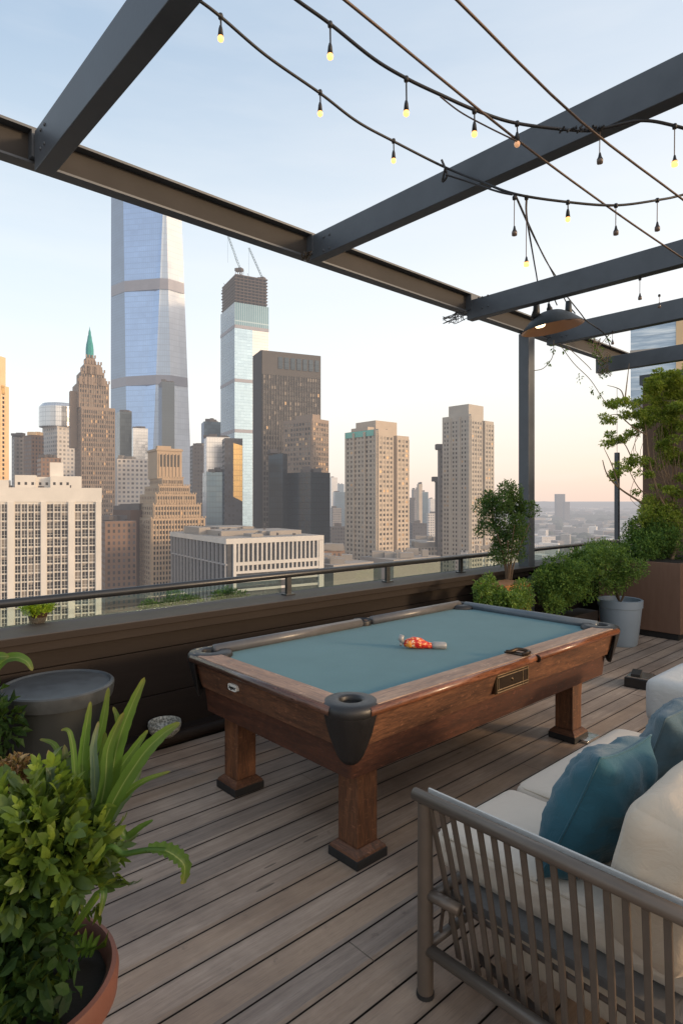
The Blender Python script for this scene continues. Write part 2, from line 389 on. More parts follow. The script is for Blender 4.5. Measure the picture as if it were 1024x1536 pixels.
M['lit']=emis('lit_bulb',(1,.44,.14),2.2); M['dim']=emis('dim_bulb',(.8,.42,.22),.55); M['bulbglass']=simple('smoked_bulb',(.16,.12,.10),.15,0,.1)
M['lampin']=emis('lamp_glow',(.25,.13,.07),.2); M['lamphot']=emis('lamp_hot',(1,.72,.4),5)
M['bark']=simple('bark',(.10,.065,.04),.8,0,.4,30,.5); M['bark2']=simple('pale_bark',(.22,.15,.09),.7,0,.4,30,.5)
M['vine']=simple('dry_vine',(.16,.12,.08),.8)
M['leaf_tree']=leafmat('tree_leaf',(.012,.035,.012),(.03,.08,.022),(.07,.14,.035),.3,14)
M['leaf_bush']=leafmat('bush_leaf',(.03,.075,.015),(.10,.19,.04),(.28,.38,.07),.35,12)
M['leaf_bushd']=leafmat('dark_bush_leaf',(.02,.055,.016),(.08,.16,.04),(.23,.33,.07),.3,12)
M['leaf_yel']=leafmat('yellow_leaf',(.09,.15,.02),(.26,.33,.05),(.50,.52,.09),.45,7)
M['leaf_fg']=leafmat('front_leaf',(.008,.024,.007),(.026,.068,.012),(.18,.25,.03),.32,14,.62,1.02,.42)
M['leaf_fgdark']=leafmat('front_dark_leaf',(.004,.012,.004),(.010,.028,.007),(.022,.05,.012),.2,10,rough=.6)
M['blade']=leafmat('blade_leaf',(.04,.09,.015),(.085,.17,.03),(.16,.26,.06),.4,6)
M['bladegrey']=leafmat('grey_blade',(.08,.13,.10),(.13,.19,.15),(.20,.27,.21),.25,6)
def _vein(key):
    m=M[key]; nt=m.node_tree; b=[n for n in nt.nodes if n.type=='BSDF_PRINCIPLED'][0]; src=b.inputs['Base Color'].links[0].from_socket
    u=nt.nodes.new('ShaderNodeUVMap'); sp_=nt.nodes.new('ShaderNodeSeparateXYZ'); nt.links.new(u.outputs[0],sp_.inputs[0])
    st=noise_(nt,mapping(nt,u.outputs[0],(26,1.2,1)),1.0,3,.6); tip=math_(nt,'POWER',sp_.outputs[1],9)
    c=mixc(nt,math_(nt,'MULTIPLY',math_(nt,'SUBTRACT',st,.40,clamp=True),2.6,clamp=True),src,mixc(nt,.5,src,(.02,.05,.01)))
    mid=math_(nt,'LESS_THAN',math_(nt,'ABSOLUTE',math_(nt,'SUBTRACT',sp_.outputs[0],.5)),.035); c=mixc(nt,math_(nt,'MULTIPLY',mid,.5),c,(.30,.36,.14))
    c=mixc(nt,math_(nt,'MULTIPLY',tip,.8),c,(.22,.15,.05)); nt.links.new(c,b.inputs['Base Color']); nt.links.new(bump(nt,st,.4,.003),b.inputs['Normal'])
_vein('blade'); _vein('bladegrey')
M['lime']=leafmat('lime_leaf',(.40,.50,.02),(.60,.68,.03),(.8,.82,.06),.4,20)
M['dry']=leafmat('dry_flower',(.10,.04,.015),(.22,.10,.04),(.42,.28,.14),.3,25)
# city
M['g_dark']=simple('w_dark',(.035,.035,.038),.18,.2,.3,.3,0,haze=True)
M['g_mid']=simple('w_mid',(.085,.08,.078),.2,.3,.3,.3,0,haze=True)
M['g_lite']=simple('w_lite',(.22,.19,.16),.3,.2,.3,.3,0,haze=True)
M['g_warm']=simple('w_warm',(.50,.34,.20),.2,.5,.3,.3,0,haze=True)  # warm sky reflection put into the window colour
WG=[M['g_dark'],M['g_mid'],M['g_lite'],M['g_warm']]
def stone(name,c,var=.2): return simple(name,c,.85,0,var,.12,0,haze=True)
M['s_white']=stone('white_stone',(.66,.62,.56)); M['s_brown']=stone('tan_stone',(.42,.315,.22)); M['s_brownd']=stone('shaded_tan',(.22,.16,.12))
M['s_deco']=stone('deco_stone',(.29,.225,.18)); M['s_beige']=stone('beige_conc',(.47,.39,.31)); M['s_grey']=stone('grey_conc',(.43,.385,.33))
M['s_sunlit']=stone('sunlit_stone',(.8,.56,.32)); M['s_fin']=stone('fin_stone',(.53,.51,.48)); M['s_finsh']=stone('fin_stone_shade',(.30,.30,.31)); M['s_findark']=simple('fin_glass',(.05,.055,.065),.25,.3,.3,.4,0,haze=True)  # golden sunlight put into the cream stone; shaded copy of the fin stone
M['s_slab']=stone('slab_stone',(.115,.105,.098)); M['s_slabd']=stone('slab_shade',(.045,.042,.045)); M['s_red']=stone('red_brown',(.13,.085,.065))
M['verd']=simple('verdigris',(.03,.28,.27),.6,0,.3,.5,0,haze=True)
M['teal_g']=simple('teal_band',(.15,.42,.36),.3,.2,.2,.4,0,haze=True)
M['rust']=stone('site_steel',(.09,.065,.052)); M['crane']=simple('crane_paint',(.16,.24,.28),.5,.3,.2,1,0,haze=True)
M['wtcA']=curtain('tower_glass_shade',(.20,.27,.36),(.13,.17,.22),1.5,4,.12,.8)  # one tower glass per face, shade and sky tints put into the colour
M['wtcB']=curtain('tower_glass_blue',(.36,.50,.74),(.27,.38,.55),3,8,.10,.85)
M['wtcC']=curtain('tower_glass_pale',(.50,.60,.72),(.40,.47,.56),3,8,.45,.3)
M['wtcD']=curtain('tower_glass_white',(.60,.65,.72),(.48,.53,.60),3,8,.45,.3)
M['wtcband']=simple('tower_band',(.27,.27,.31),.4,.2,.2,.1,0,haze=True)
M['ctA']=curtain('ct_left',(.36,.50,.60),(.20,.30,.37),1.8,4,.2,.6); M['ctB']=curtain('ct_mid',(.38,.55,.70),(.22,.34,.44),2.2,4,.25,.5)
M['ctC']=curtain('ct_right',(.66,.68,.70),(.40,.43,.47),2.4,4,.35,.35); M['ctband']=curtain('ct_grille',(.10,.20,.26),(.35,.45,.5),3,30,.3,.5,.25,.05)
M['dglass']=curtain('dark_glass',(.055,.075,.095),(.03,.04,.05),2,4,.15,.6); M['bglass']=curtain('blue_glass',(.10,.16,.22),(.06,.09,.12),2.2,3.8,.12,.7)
M['pglass']=curtain('pale_glass',(.60,.62,.64),(.3,.32,.35),2,3.8,.15,.7); M['glintpaint']=curtain('sunset_glint_paint',(.95,.55,.20),(.5,.3,.12),2,3.8,.2,.4)  # last one has gold sunset reflection put into the glass colour
M['grid1']=gridwall('grid_pale',(.36,.32,.27),(.07,.07,.075),3,3.4,.6,.55); M['grid2']=gridwall('grid_red',(.22,.14,.10),(.05,.045,.05),2.6,3.2,.45,.55)
M['grid3']=gridwall('grid_grey',(.24,.22,.21),(.06,.065,.075),2.8,3.4,.55,.5); M['grid4']=gridwall('grid_dark',(.085,.085,.095),(.03,.035,.045),2.8,3.4,.55,.5)
M['grid5']=gridwall('grid_white',(.62,.58,.54),(.12,.13,.15),3.4,3.6,.55,.5)
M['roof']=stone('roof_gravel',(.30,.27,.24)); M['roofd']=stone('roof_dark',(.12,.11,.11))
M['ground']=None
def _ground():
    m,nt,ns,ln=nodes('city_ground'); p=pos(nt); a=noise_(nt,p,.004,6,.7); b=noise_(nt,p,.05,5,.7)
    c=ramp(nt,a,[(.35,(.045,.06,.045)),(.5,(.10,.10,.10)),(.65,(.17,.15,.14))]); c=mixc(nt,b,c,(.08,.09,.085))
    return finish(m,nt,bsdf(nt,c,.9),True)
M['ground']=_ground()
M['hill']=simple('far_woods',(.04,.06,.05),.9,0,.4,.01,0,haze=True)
M['skyglass']=None
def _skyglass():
    m,nt,ns,ln=nodes('sky_reflection_paint'); p=pos(nt); n=noise_(nt,mapping(nt,p,(.12,.12,1.4)),1.3,7,.7)
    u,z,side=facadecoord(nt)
    c=ramp(nt,n,[(.32,(.20,.27,.36)),(.5,(.42,.50,.58)),(.66,(.75,.78,.80))])  # sky and cloud reflection painted into the glass colour
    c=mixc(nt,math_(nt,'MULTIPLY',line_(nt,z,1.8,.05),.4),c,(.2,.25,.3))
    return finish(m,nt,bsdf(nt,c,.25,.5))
M['skyglass']=_skyglass()
def _label():
    m,nt,ns,ln=nodes('snack_label'); p=objc(nt); s=N(ns,'ShaderNodeSeparateXYZ'); ln.new(p,s.inputs[0])
    n=noise_(nt,p,38,4,.7); c=ramp(nt,n,[(.38,(.45,.01,.008)),(.5,(.62,.03,.015)),(.56,(.85,.30,.05)),(.64,(.9,.82,.7))])
    return finish(m,nt,bsdf(nt,c,.25,0,bump(nt,n,.5,.01),.6))
M['label']=_label(); M['orange']=simple('orange_label',(.85,.30,.04),.3,0,.3,60,.2); M['greycap']=simple('grey_cap',(.30,.29,.28),.35,.2,.3,60,.3)
M['orwood']=_clad('orange_wood',(.26,.11,.035),(.42,.19,.06))

exec_parts=[]
# ================================================================== TERRACE
# deck
mb=MB(); y=-1.2; X0,X1=-3.0,9.75; random.seed(3)
k=0
while y<3.93:
    y1=min(y+.1345,3.93)
    cuts=[X0]; x=X0+random.uniform(.8,3.6)
    while x<X1-.4: cuts.append(x); x+=random.uniform(3.0,4.6)
    cuts.append(X1)
    for a,b in zip(cuts[:-1],cuts[1:]):
        e=.0012; zt=random.uniform(-.0006,.0006)
        x0,x1=a+.002,b-.002
        mb.add([(x0,y,-.03),(x1,y,-.03),(x1,y1,-.03),(x0,y1,-.03),(x0,y,zt-e),(x1,y,zt-e),(x1,y1,zt-e),(x0,y1,zt-e),
                (x0+e,y+e,zt),(x1-e,y+e,zt),(x1-e,y1-e,zt),(x0+e,y1-e,zt)],
               [(0,1,5,4),(1,2,6,5),(2,3,7,6),(3,0,4,7),(4,5,9,8),(5,6,10,9),(6,7,11,10),(7,4,8,11),(8,9,10,11)])
    y+=.14
mb.build('deck',M['deck'],kind='structure')
mb=MB(); mb.box(-3.0,12,-4,4.6,-.4,-.031); mb.build('roof_slab',M['dark'],kind='structure')

# parapet wall
pw=thing('parapet_wall','long dark brown clad parapet wall with broad weathered cap behind the pool table','wall',(3.3,4.15,0))
mb=MB()
for z0,z1 in ((.0,.335),(.341,.655),(.661,.835)): mb.box(-3,9.7,4.06,4.30,z0,z1)
mb.box(-3,9.7,4.08,4.28,0,.84,1); mb.build('wall_panel',[M['clad'],M['dark']],pw,bevel=.003)
mb=MB(); mb.box(-3,9.72,3.965,4.38,.845,.89); mb.build('cap',M['cap'],pw,bevel=.004)
mb=MB(); mb.box(-3,9.7,3.962,3.975,.842,.886); mb.box(-3,9.7,3.99,4.06,.78,.842); mb.build('cap_edge',M['capedge'],pw,bevel=.003)
mb=MB(); mb.tube([(-3,3.965,.045),(9.7,3.965,.045)],.04,10); mb.box(-3,9.7,3.96,4.08,0,.088); mb.build('plinth',M['clad'],pw,auto=40)

# railing
rl=thing('handrail','dark round metal handrail on short posts with glass infill along the parapet','railing',(4,4.2,.89))
mb=MB(); mb.tube([(-3,4.2,1.062),(9.66,4.2,1.062)],.027,14); mb.build('rail_tube',M['rail'],rl,smooth=True)
for x in (3.22,4.45,5.64,7.0,8.3,9.5):
    mb=MB(); mb.obox((x,4.2,.965),.05,.03,.148); mb.obox((x,4.2,.896),.10,.07,.012); mb.build('rail_post',M['rail'],rl,bevel=.003)
for a,b in ((-3,3.18),(3.26,4.41),(4.49,5.60),(5.68,6.96),(7.04,8.26),(8.34,9.46)):
    mb=MB(); mb.box(a,b,4.245,4.253,.905,1.025); mb.build('glass_panel',M['glass'],rl)
# slim screen post
sp=thing('screen_post','slim brown steel post with thin glass edge above the handrail, left of the wiry tree','post',(9.93,4.33,.4))
mb=MB(); mb.box(9.90,9.965,4.30,4.36,.4,2.46); mb.build('post',M['steel'],sp)
mb=MB(); mb.box(9.93,9.935,4.328,4.333,2.46,3.5); mb.build('rod',M['cable'],sp)

# pergola
pg=thing('pergola','dark grey steel pergola of one long channel beam, cross beams and a post','pergola',(6.75,4.0,0))
mb=MB(); mb.box(-2.5,9.78,4.04,4.055,3.752,3.922,0); mb.box(-2.5,9.78,3.975,4.13,3.922,3.938,1); mb.box(-2.5,9.78,4.012,4.11,3.738,3.752,1)
mb.build('main_beam',[M['steel_in'],M['steel']],pg)
for x,z0,z1,y1 in ((1.13,3.66,3.90,3.95),(3.30,3.715,3.915,4.03),(5.52,3.655,3.86,4.03),(7.20,3.665,3.885,4.03),(8.55,3.50,3.70,4.03)):
    mb=MB(); mb.box(x,x+.10,-1.2,y1,z0,z1); mb.build('cross_beam',M['steel'],pg,bevel=.004)
for x in (1.10,3.27,5.49,7.17):
    mb=MB(); mb.box(x+.02,x+.14,3.965,4.038,3.756,3.920); mb.build('bracket',M['steel'],pg)
for x in (1.13,3.30,5.52,7.20):
    for dy in (.10,.17):
        for dz in (.045,.155):
            mb=MB(); mb.lathe([(0,.008),(.010,.006),(.012,0)],(0,0,0),6); mb.xform(Matrix.Translation((x-.001,3.93-dy,3.70+dz))@Matrix.Rotation(R(-90),4,'Y')); mb.build('bolt',M['steel'],pg)
mb=MB(); mb.box(6.71,6.85,3.99,4.13,-.0,3.737); mb.build('post',M['steel'],pg,bevel=.006)

# penthouse end wall at the right, behind the wiry tree
ph=thing('penthouse_wing','brown panelled end wall of the penthouse behind the wiry tree','building',(10.5,0,0))
mb=MB()
yy=3.9
while yy>-1.2:
    mb.box(9.85,10.2,yy-.86,yy,0,3.46); yy-=.87
mb.box(9.88,14,-4,3.88,0,3.45,1); mb.build('wall',[M['wing'],M['dark']],ph)
mb=MB(); mb.box(9.8,14,-4,3.93,3.47,3.62); mb.build('roof_edge',M['steel'],ph)

# ---------------------------------------------------------------- pool table
TX0,TX1,TY0,TY1=1.785,4.48,1.905,3.36; ZT=.80
pt=thing('pool_table','worn brown wooden pool table with blue green cloth in the middle of the deck','pool table',(3.2,2.56,0))
def outline(ins,rc,n=8):
    x0,x1,y0,y1=TX0+ins,TX1-ins,TY0+ins,TY1-ins; rc=max(rc,.01); pts=[]
    for cx,cy,a0 in ((x1-rc,y1-rc,0),(x0+rc,y1-rc,90),(x0+rc,y0+rc,180),(x1-rc,y0+rc,270)):
        for i in range(n+1):
            a=R(a0+90*i/n); pts.append((cx+rc*math.cos(a),cy+rc*math.sin(a)))
    return pts
mb=MB(); mb.box(TX0+.10,TX1-.10,TY0+.10,TY1-.10,.74,.772); mb.build('bed_cloth',M['baize'],pt)
RW=.125; RC=.118
def railmesh(a,b,kind):     # flat timber rail between corner caps
    x0,x1,y0,y1=a[0],b[0],a[1],b[1]
    mb=MB(); mb.box(x0,x1,y0,y1,.752,ZT); return mb
mx=3.215
for nm,x0,x1,y0,y1,mt in (('r',TX0+RC+.055,mx-.045,TY0,TY0+RW,'topX'),('r',mx+.045,TX1-RC-.055,TY0,TY0+RW,'topX'),
                          ('r',TX0+RC+.055,mx-.045,TY1-.075,TY1,'topX'),('r',mx+.045,TX1-RC-.055,TY1-.075,TY1,'topX'),
                          ('r',TX0,TX0+RW,TY0+RC+.055,TY1-RC-.055,'topY'),('r',TX1-.075,TX1,TY0+RC+.055,TY1-RC-.055,'topY')):
    mb=MB(); mb.box(x0,x1,y0,y1,.752,ZT); mb.build('rail',M[mt],pt,bevel=.004)
# rounded moulding below the rail edge
for x0,y0,x1,y1,mt in ((TX0+RC,TY0-.004,mx-.045,TY0-.004,'trimX'),(mx+.045,TY0-.004,TX1-RC,TY0-.004,'trimX'),(TX0+RC,TY1,TX1-RC,TY1,'trimX'),(TX0-.004,TY0+RC,TX0-.004,TY1-RC,'trimY'),(TX1+.004,TY0+RC,TX1+.004,TY1-RC,'trimY')):
    mb=MB(); mb.tube([(x0,y0,.776),(x1,y1,.776)],.021,12); mb.build('rail_trim',M[mt],pt,smooth=True)
# cushions
def cush(a,b,mt):
    mb=MB(); mb.tube([a,b],.034,14); mb.build('rail_cushion',M[mt],pt,smooth=True)
cush((TX0+.15,TY1-.105,.797),(mx-.06,TY1-.105,.797),'cushion'); cush((mx+.06,TY1-.105,.797),(TX1-.14,TY1-.105,.797),'cushion')
cush((TX1-.10,TY0+.15,.790),(TX1-.10,TY1-.15,.790),'cushion2')
# side panels
def apron(ins_t,ins_b,z0,z1,rc,mats,name):
    a=outline(ins_t,rc); b=outline(ins_b,rc); n=len(a)
    mb=MB()
    for i in range(n):
        j=(i+1)%n; dx=abs(a[j][0]-a[i][0]); dy=abs(a[j][1]-a[i][1])
        mb.add([(b[i][0],b[i][1],z0),(b[j][0],b[j][1],z0),(a[j][0],a[j][1],z1),(a[i][0],a[i][1],z1)],[(0,1,2,3)],0 if dx>dy else 1)
    mb.add([(p[0],p[1],z0) for p in b],[tuple(reversed(range(n)))],0)
    return mb.build(name,mats,pt)
apron(.012,.055,.605,.758,.10,[M['woodX'],M['woodY']],'apron')
apron(.085,.10,.45,.604,.03,[M['lowX'],M['lowY']],'lower_frame')
# side pocket (far) and side pocket iron (near)
mb=MB(); mb.lathe([(.0,.745),(.05,.75),(.055,.80),(.066,.812),(.07,.80),(.066,.745)],(mx,TY1-.07,0),20); mb.build('side_pocket',M['black'],pt,smooth=True)
mb=MB(); mb.obox((mx-.03,TY0+.07,.803),.05,.13,.008); mb.tube(spline([(mx-.05,TY0+.02,.81),(mx-.02,TY0+.0,.818),(mx+.04,TY0+.03,.81),(mx+.01,TY0+.08,.82),(mx-.04,TY0+.10,.812),(mx-.06,TY0+.12,.81)],6),.010,8)
mb.box(mx-.046,mx+.046,TY0+.004,TY0+.12,.755,.7985,1)
mb.tube([(mx+.046,TY0-.022,.776),(mx+.052,TY0-.022,.776)],.022,10,0)
mb.tube([(mx-.046,TY0-.004,.776),(mx+.046,TY0-.004,.776)],.021,12,2)
mb.build('side_pocket',[M['brassdark'],M['topX'],M['trimX']],pt,auto=40)
# brass ball-return plate
pl=MB(); x0,x1=2.90,3.235; ya=TY0+.030
pl.box(x0,x1,ya-.010,ya+.03,.632,.742); po=pl.build('ball_return_plate',M['brass'],pt,bevel=.004)
q=MB(); q.box(x0+.016,x1-.016,ya-.0125,ya-.0102,.648,.727); q.build('inset',M['brassdark'],po)
q=MB()
for z in (.640,.654,.722,.735): q.tube([(x0+.010,ya-.013,z),(x1-.010,ya-.013,z)],.0035,6)
for x in (x0+.010,x1-.010,x1-.065,x0+.024): q.tube([(x,ya-.013,.640),(x,ya-.013,.735)],.0035,6)
q.build('moulding',M['brasslit'],po)
q=MB(); q.lathe([(.0,.006),(.008,.004),(.012,0)],(0,0,0),16); q.xform(Matrix.Translation((3.06,ya-.013,.69))@Matrix.Rotation(R(90),4,'X')); q.build('keyhole',M['brass'],po,smooth=True)
# maker's badge on the short end
bx=TX0+.030; bdg=MB()
prof=[]
for i in range(24):
    a=2*math.pi*i/24; c,s=math.cos(a),math.sin(a)
    prof.append((math.copysign(abs(c)**.5,c)*.042,math.copysign(abs(s)**.5,s)*.019))
bc=(TX0+.020,2.84,.693)
bdg.add([(bc[0]-.006,bc[1]+y,bc[2]+z) for y,z in prof]+[(bc[0]+.02,bc[1]+y,bc[2]+z) for y,z in prof],[tuple(range(24))]+[(i,(i+1)%24,24+(i+1)%24,24+i) for i in range(24)])
bo=bdg.build('badge',M['white'],pt)
cu=bpy.data.curves.new('badge_text','FONT'); cu.body='legacc'; cu.size=.026; cu.align_x='CENTER'; cu.align_y='CENTER'; cu.extrude=.0006; cu.shear=.3; cu.offset=.0006
tmp=bpy.data.objects.new('tmp',cu); COL.objects.link(tmp); bpy.context.view_layer.update()
tm=bpy.data.meshes.new_from_object(tmp); bpy.data.objects.remove(tmp); tm.name='lettering'
tm.transform(Matrix.Translation(Vector((bc[0]-.0075,bc[1],bc[2]))-ORG[pt.name])@Matrix(((0,0,1,0),(-1,0,0,0),(0,1,0,0),(0,0,0,1))))
to=bpy.data.objects.new('lettering',tm); tm.materials.clear(); tm.materials.append(M['black']); COL.objects.link(to); to.parent=bo
# corner pockets
def corner(cx,cy,sx,sy):
    # path around the corner: straight, quarter arc, straight (outer face)
    R_=RC; st=.035; pts=[]
    for i in range(5): pts.append((st*(1-i/4),-R_))          # along x side
    for i in range(1,13):
        a=R(-90-90*i/12); pts.append((R_*math.cos(a),R_*math.sin(a)))
    for i in range(1,5): pts.append((-R_,st*i/4))
    W=[Vector((cx+sx*-p[0]*-1*1 if False else cx+ (p[0]*sx),cy+p[1]*sy)) for p in pts]
    n=len(W); mb=MB(); vs=[]; fs=[]
    rows=8
    for i,p in enumerate(W):
        s_=abs(2*i/(n-1)-1)
        drop=.235*(max(0,1-s_**2.6))**.55+.004
        dirc=(p-Vector((cx,cy))).normalized()
        for k in range(rows+1):
            t=k/rows; z=.775-drop*t; ins=-.008+.062*(t*drop/.235)**1.3
            vs.append((p.x-dirc.x*ins,p.y-dirc.y*ins,z))
    for i in range(n-1):
        for k in range(rows):
            a=i*(rows+1)+k; q=(a,a+rows+1,a+rows+2,a+1); fs.append(q if sx*sy>0 else tuple(reversed(q)))
    mb.add(vs,fs)
    po=mb.build('corner_pocket',M['black'],pt,smooth=True)
    so=po.modifiers.new('s','SOLIDIFY'); so.thickness=.012; so.offset=0
    # cap: rounded corner plate with a round mouth
    cap=MB(); cap.lathe([(.122,.746),(.131,.752),(.133,.770),(.131,.786),(.122,.799),(.10,.804),(.068,.806),(.056,.804),(.051,.798),(.050,.776),(0,.776)],(cx,cy,0),40)
    cap.lathe([(.050,.780),(0,.780)],(cx,cy,0),24,1)  # near-black disc paints the darkness inside the shallow pocket mouth
    cap.build('pocket_cap',[M['blackcap'],M['dark']],po,auto=50)
for cx,cy,sx,sy in ((TX0+RC,TY0+RC,1,1),(TX1-RC,TY0+RC,-1,1),(TX0+RC,TY1-RC,1,-1),(TX1-RC,TY1-RC,-1,-1)): corner(cx,cy,sx,sy)
# legs
for i,(x,y) in enumerate(((2.05,2.13),(2.02,3.10),(4.18,2.17),(4.18,3.10))):
    mb=MB(); w=.135; zs=[(.075,1.0),(.45,1.0)] if i<2 else [(.075,.92),(.30,.95),(.40,1.15),(.46,1.45)]
    vs=[];
    for z,k in zs:
        for a,b in ((-.5,-.5),(.5,-.5),(.5,.5),(-.5,.5)): vs.append((x+a*w*(k if a>0 else 1),y+b*w,z))
    fs=[(0,3,2,1)]+[(r*4+j,r*4+(j+1)%4,r*4+4+(j+1)%4,r*4+4+j) for r in range(len(zs)-1) for j in range(4)]+[tuple(len(vs)-4+j for j in range(4))]
    mb.add(vs,fs); lg=mb.build('leg',M['woodZ'],pt,bevel=.008)
    mb=MB(); vs=[]
    for z,h in ((.042,.098),(.055,.094),(.078,.070)):
        for a,b in ((-1,-1),(1,-1),(1,1),(-1,1)): vs.append((x+a*h,y+b*h,z))
    fs=[(0,3,2,1)]+[(r*4+j,r*4+(j+1)%4,r*4+4+(j+1)%4,r*4+4+j) for r in range(2) for j in range(4)]+[(8,9,10,11)]
    mb.add(vs,fs); mb.build('base_moulding',M['woodY'],lg,bevel=.003)
    mb=MB(); mb.box(x-.101,x+.101,y-.101,y+.101,.001,.044); mb.build('foot',M['foot'],lg,bevel=.004)
    if i==2:
        mb=MB(); mb.box(x-.03,x+.15,y-.16,y-.05,.004,.022); mb.build('floor_plate',M['chrome'],lg,bevel=.003)

# squashed bottle on the cloth
c0=P(633,963,1); 
def on(u,v,z):
    d=(H-z)*F/(v-750); return P(u,v,d)
A=on(604,966,.80); B=on(668,968,.795)
bt=thing('snack_bottle','crumpled red and orange labelled bottle with grey caps lying on the table cloth','bottle',(A.x,A.y,.772))
dv=(B-A); mb=MB()
ln_=dv.length
pts=[A+dv*t+Vector((0,0,z)) for t,z in ((.02,-.004),(.10,.004),(.25,.012),(.40,.008),(.52,.0),(.62,-.004),(.70,-.004))]
mb.tube(pts,[.012,.028,.036,.034,.024,.019,.018],18); b1=mb.build('body',M['label'],bt,smooth=True)
mb=MB(); mb.tube([A+dv*.68+Vector((0,0,-.004)),A+dv*.74+Vector((0,0,-.002)),A+dv*.98+Vector((0,0,-.002)),A+dv*1.02+Vector((0,0,-.002))],[.02,.023,.023,.016],18); mb.build('bottle_cap',M['greycap'],bt,smooth=True)
mb=MB(); mb.tube([A+dv*.02+Vector((0,0,.006)),A-dv*.05+Vector((0,0,.03)),A-dv*.02+Vector((0,0,.055))],[.014,.018,.016],12); mb.tube([A-dv*.08+Vector((0,0,.0)),A-dv*.02+Vector((0,0,.0))],.013,10); mb.build('spout',M['greycap'],bt,smooth=True)
mb=MB(); fw=Vector((FX,FY,0)); mb.tube([A+dv*.06+Vector((0,0,.0))-fw*.008,A+dv*.16-fw*.014+Vector((0,0,.006)),A+dv*.26-fw*.008],[.012,.026,.01],12); mb.build('label_patch',M['orange'],bt,smooth=True)

# ---------------------------------------------------------------- sofa
sf=thing('outdoor_sofa','taupe rope and tube framed outdoor sofa with cream cushions at the right','sofa',(2.6,.95,0))
AX=1.64; Yf,Yb=1.37,.28
def sofapart(name,mb,mt,**k): return mb.build(name,M[mt],sf,**k)
for x in (AX,4.30):
    for y in (Yf,Yb):
        mb=MB(); mb.tube([(x,y,0.004),(x,y,.05),(x,y,.665)],[.028,.028,.026],16); lg=sofapart('leg',mb,'frame',auto=40)
        f_=MB(); f_.tube([(x,y,0.0),(x,y,.014)],.031,16); f_.build('foot_pad',M['foot'],lg)
mb=MB(); mb.tube([(AX-.015,Yf+.035,.685),(AX-.015,Yb-.05,.685)],.0215,16); sofapart('arm_rail',mb,'frame',smooth=True)
mb=MB(); mb.box(AX+.026,AX+.034,Yb-.05,Yf+.01,.672,.70); sofapart('arm_edge',mb,'arm',bevel=.002)
mb=MB(); mb.box(AX-.002,AX+.026,Yb,Yf,.664,.680); sofapart('arm_bar',mb,'frame')
mb=MB(); mb.tube([(AX,Yf,.165),(AX,Yb,.165)],.021,12); sofapart('side_rail',mb,'frame',smooth=True)
mb=MB(); mb.tube([(AX,Yf,.165),(4.3,Yf,.165)],.017,12); sofapart('front_rail',mb,'frame',smooth=True)
mb=MB(); mb.tube([(AX,Yf,.355),(AX+.02,Yf-.13,.345)],.020,12); sofapart('seat_strut',mb,'frame',smooth=True)
mb=MB(); mb.tube([(AX+.03,Yf-.02,.345),(4.3,Yf-.02,.345)],.018,10); sofapart('front_seat_rail',mb,'frame',smooth=True)
mb=MB(); mb.tube([(AX+.15,Yf-.10,.12),(AX+.06,Yf-.5,.12),(AX+.055,Yb+.05,.12)],.014,10); mb.tube([(AX+.06,Yf-.12,.325),(AX+.02,Yb,.325)],.008,8); sofapart('lower_rail',mb,'strapdark',smooth=True)
ns_=21
for i in range(ns_):
    t=i/(ns_-1); yt=Yf-.02-t*1.02; yb=yt-.07*(1-t)**1.5+.015; ox=.025+.06*(1-t)**2; tw=random.uniform(-.003,.003)
    pts=[Vector((AX-.010,yt,.675)).lerp(Vector((AX+ox,yb,.125)),q_/6)+Vector((.006*math.sin(math.pi*q_/6),0,0)) for q_ in range(7)]
    mb=MB(); vs=[];fs=[]
    for p in pts:
        for dx,dy in ((-.005,-.0105),(-.005,.0105),(.005,.0105),(.005,-.0105)): vs.append((p.x+dx,p.y+dy+tw,p.z))
    k=len(pts)
    fs=[(r*4+j,r*4+(j+1)%4,r*4+4+(j+1)%4,r*4+4+j) for r in range(k-1) for j in range(4)]
    mb.add(vs,fs); o=sofapart('strap',mb,'strap',bevel=.003)
for i in range(16):
    x=AX+.08+i*.055
    mb=MB(); mb.tube([(x,Yf-.02,.34),(x+.004,Yf-.01,.26),(x,Yf,.17)],.007,6); sofapart('front_strap',mb,'strapdark')
mb=MB(); mb.box(AX+.10,4.28,Yb,Yf-.03,.305,.335); sofapart('seat_platform',mb,'platform')
mb=MB(); mb.tube([(AX,Yb,.80),(4.3,Yb,.80)],.02,10); mb.tube([(AX,Yb,.0),(AX,Yb,.80)],.02,10); sofapart('back_rail',mb,'frame',smooth=True)
def cushion(name,c,size,r,mt,M_=None,**k):
    mb=MB(); roundbox(mb,c,size,r,18,(0,0,.018),M_,wr=.011,wf=7,seed=random.random()*9)
    o=mb.build(name,M[mt],sf,smooth=True); sb=o.modifiers.new('s','SUBSURF'); sb.levels=1; sb.render_levels=1; return o
mb=MB(); roundbox(mb,(3.02,.76,.235),(2.42,.92,.19),.03,10,(0,0,0),None,wr=.006,wf=4); mb.build('seat_base',M['creamback'],sf,smooth=True)
def seam(c,size,r,M_=None):
    hx,hy,hz=size[0]/2-r*.3,size[1]/2-r*.3,size[2]/2; pts=[]
    for x,y in ((-1,-1),(1,-1),(1,1),(-1,1),(-1,-1)):
        pass
    base=[]
    for cx_,cy_,a0 in ((1,1,0),(-1,1,90),(-1,-1,180),(1,-1,270)):
        for i in range(5):
            a=R(a0+90*i/4); base.append(Vector((cx_*(hx-r)+r*math.cos(a),cy_*(hy-r)+r*math.sin(a),hz-r*.30)))
    base.append(base[0]); mb=MB(); mb.tube([(M_@p if M_ else p)+Vector(c) for p in base],.0045,6); mb.build('piping',M['creamback'],sf,smooth=True)
seam((2.07,1.02,.405),(.53,.92,.13),.045); seam((2.87,1.02,.405),(1.03,.92,.13),.045)
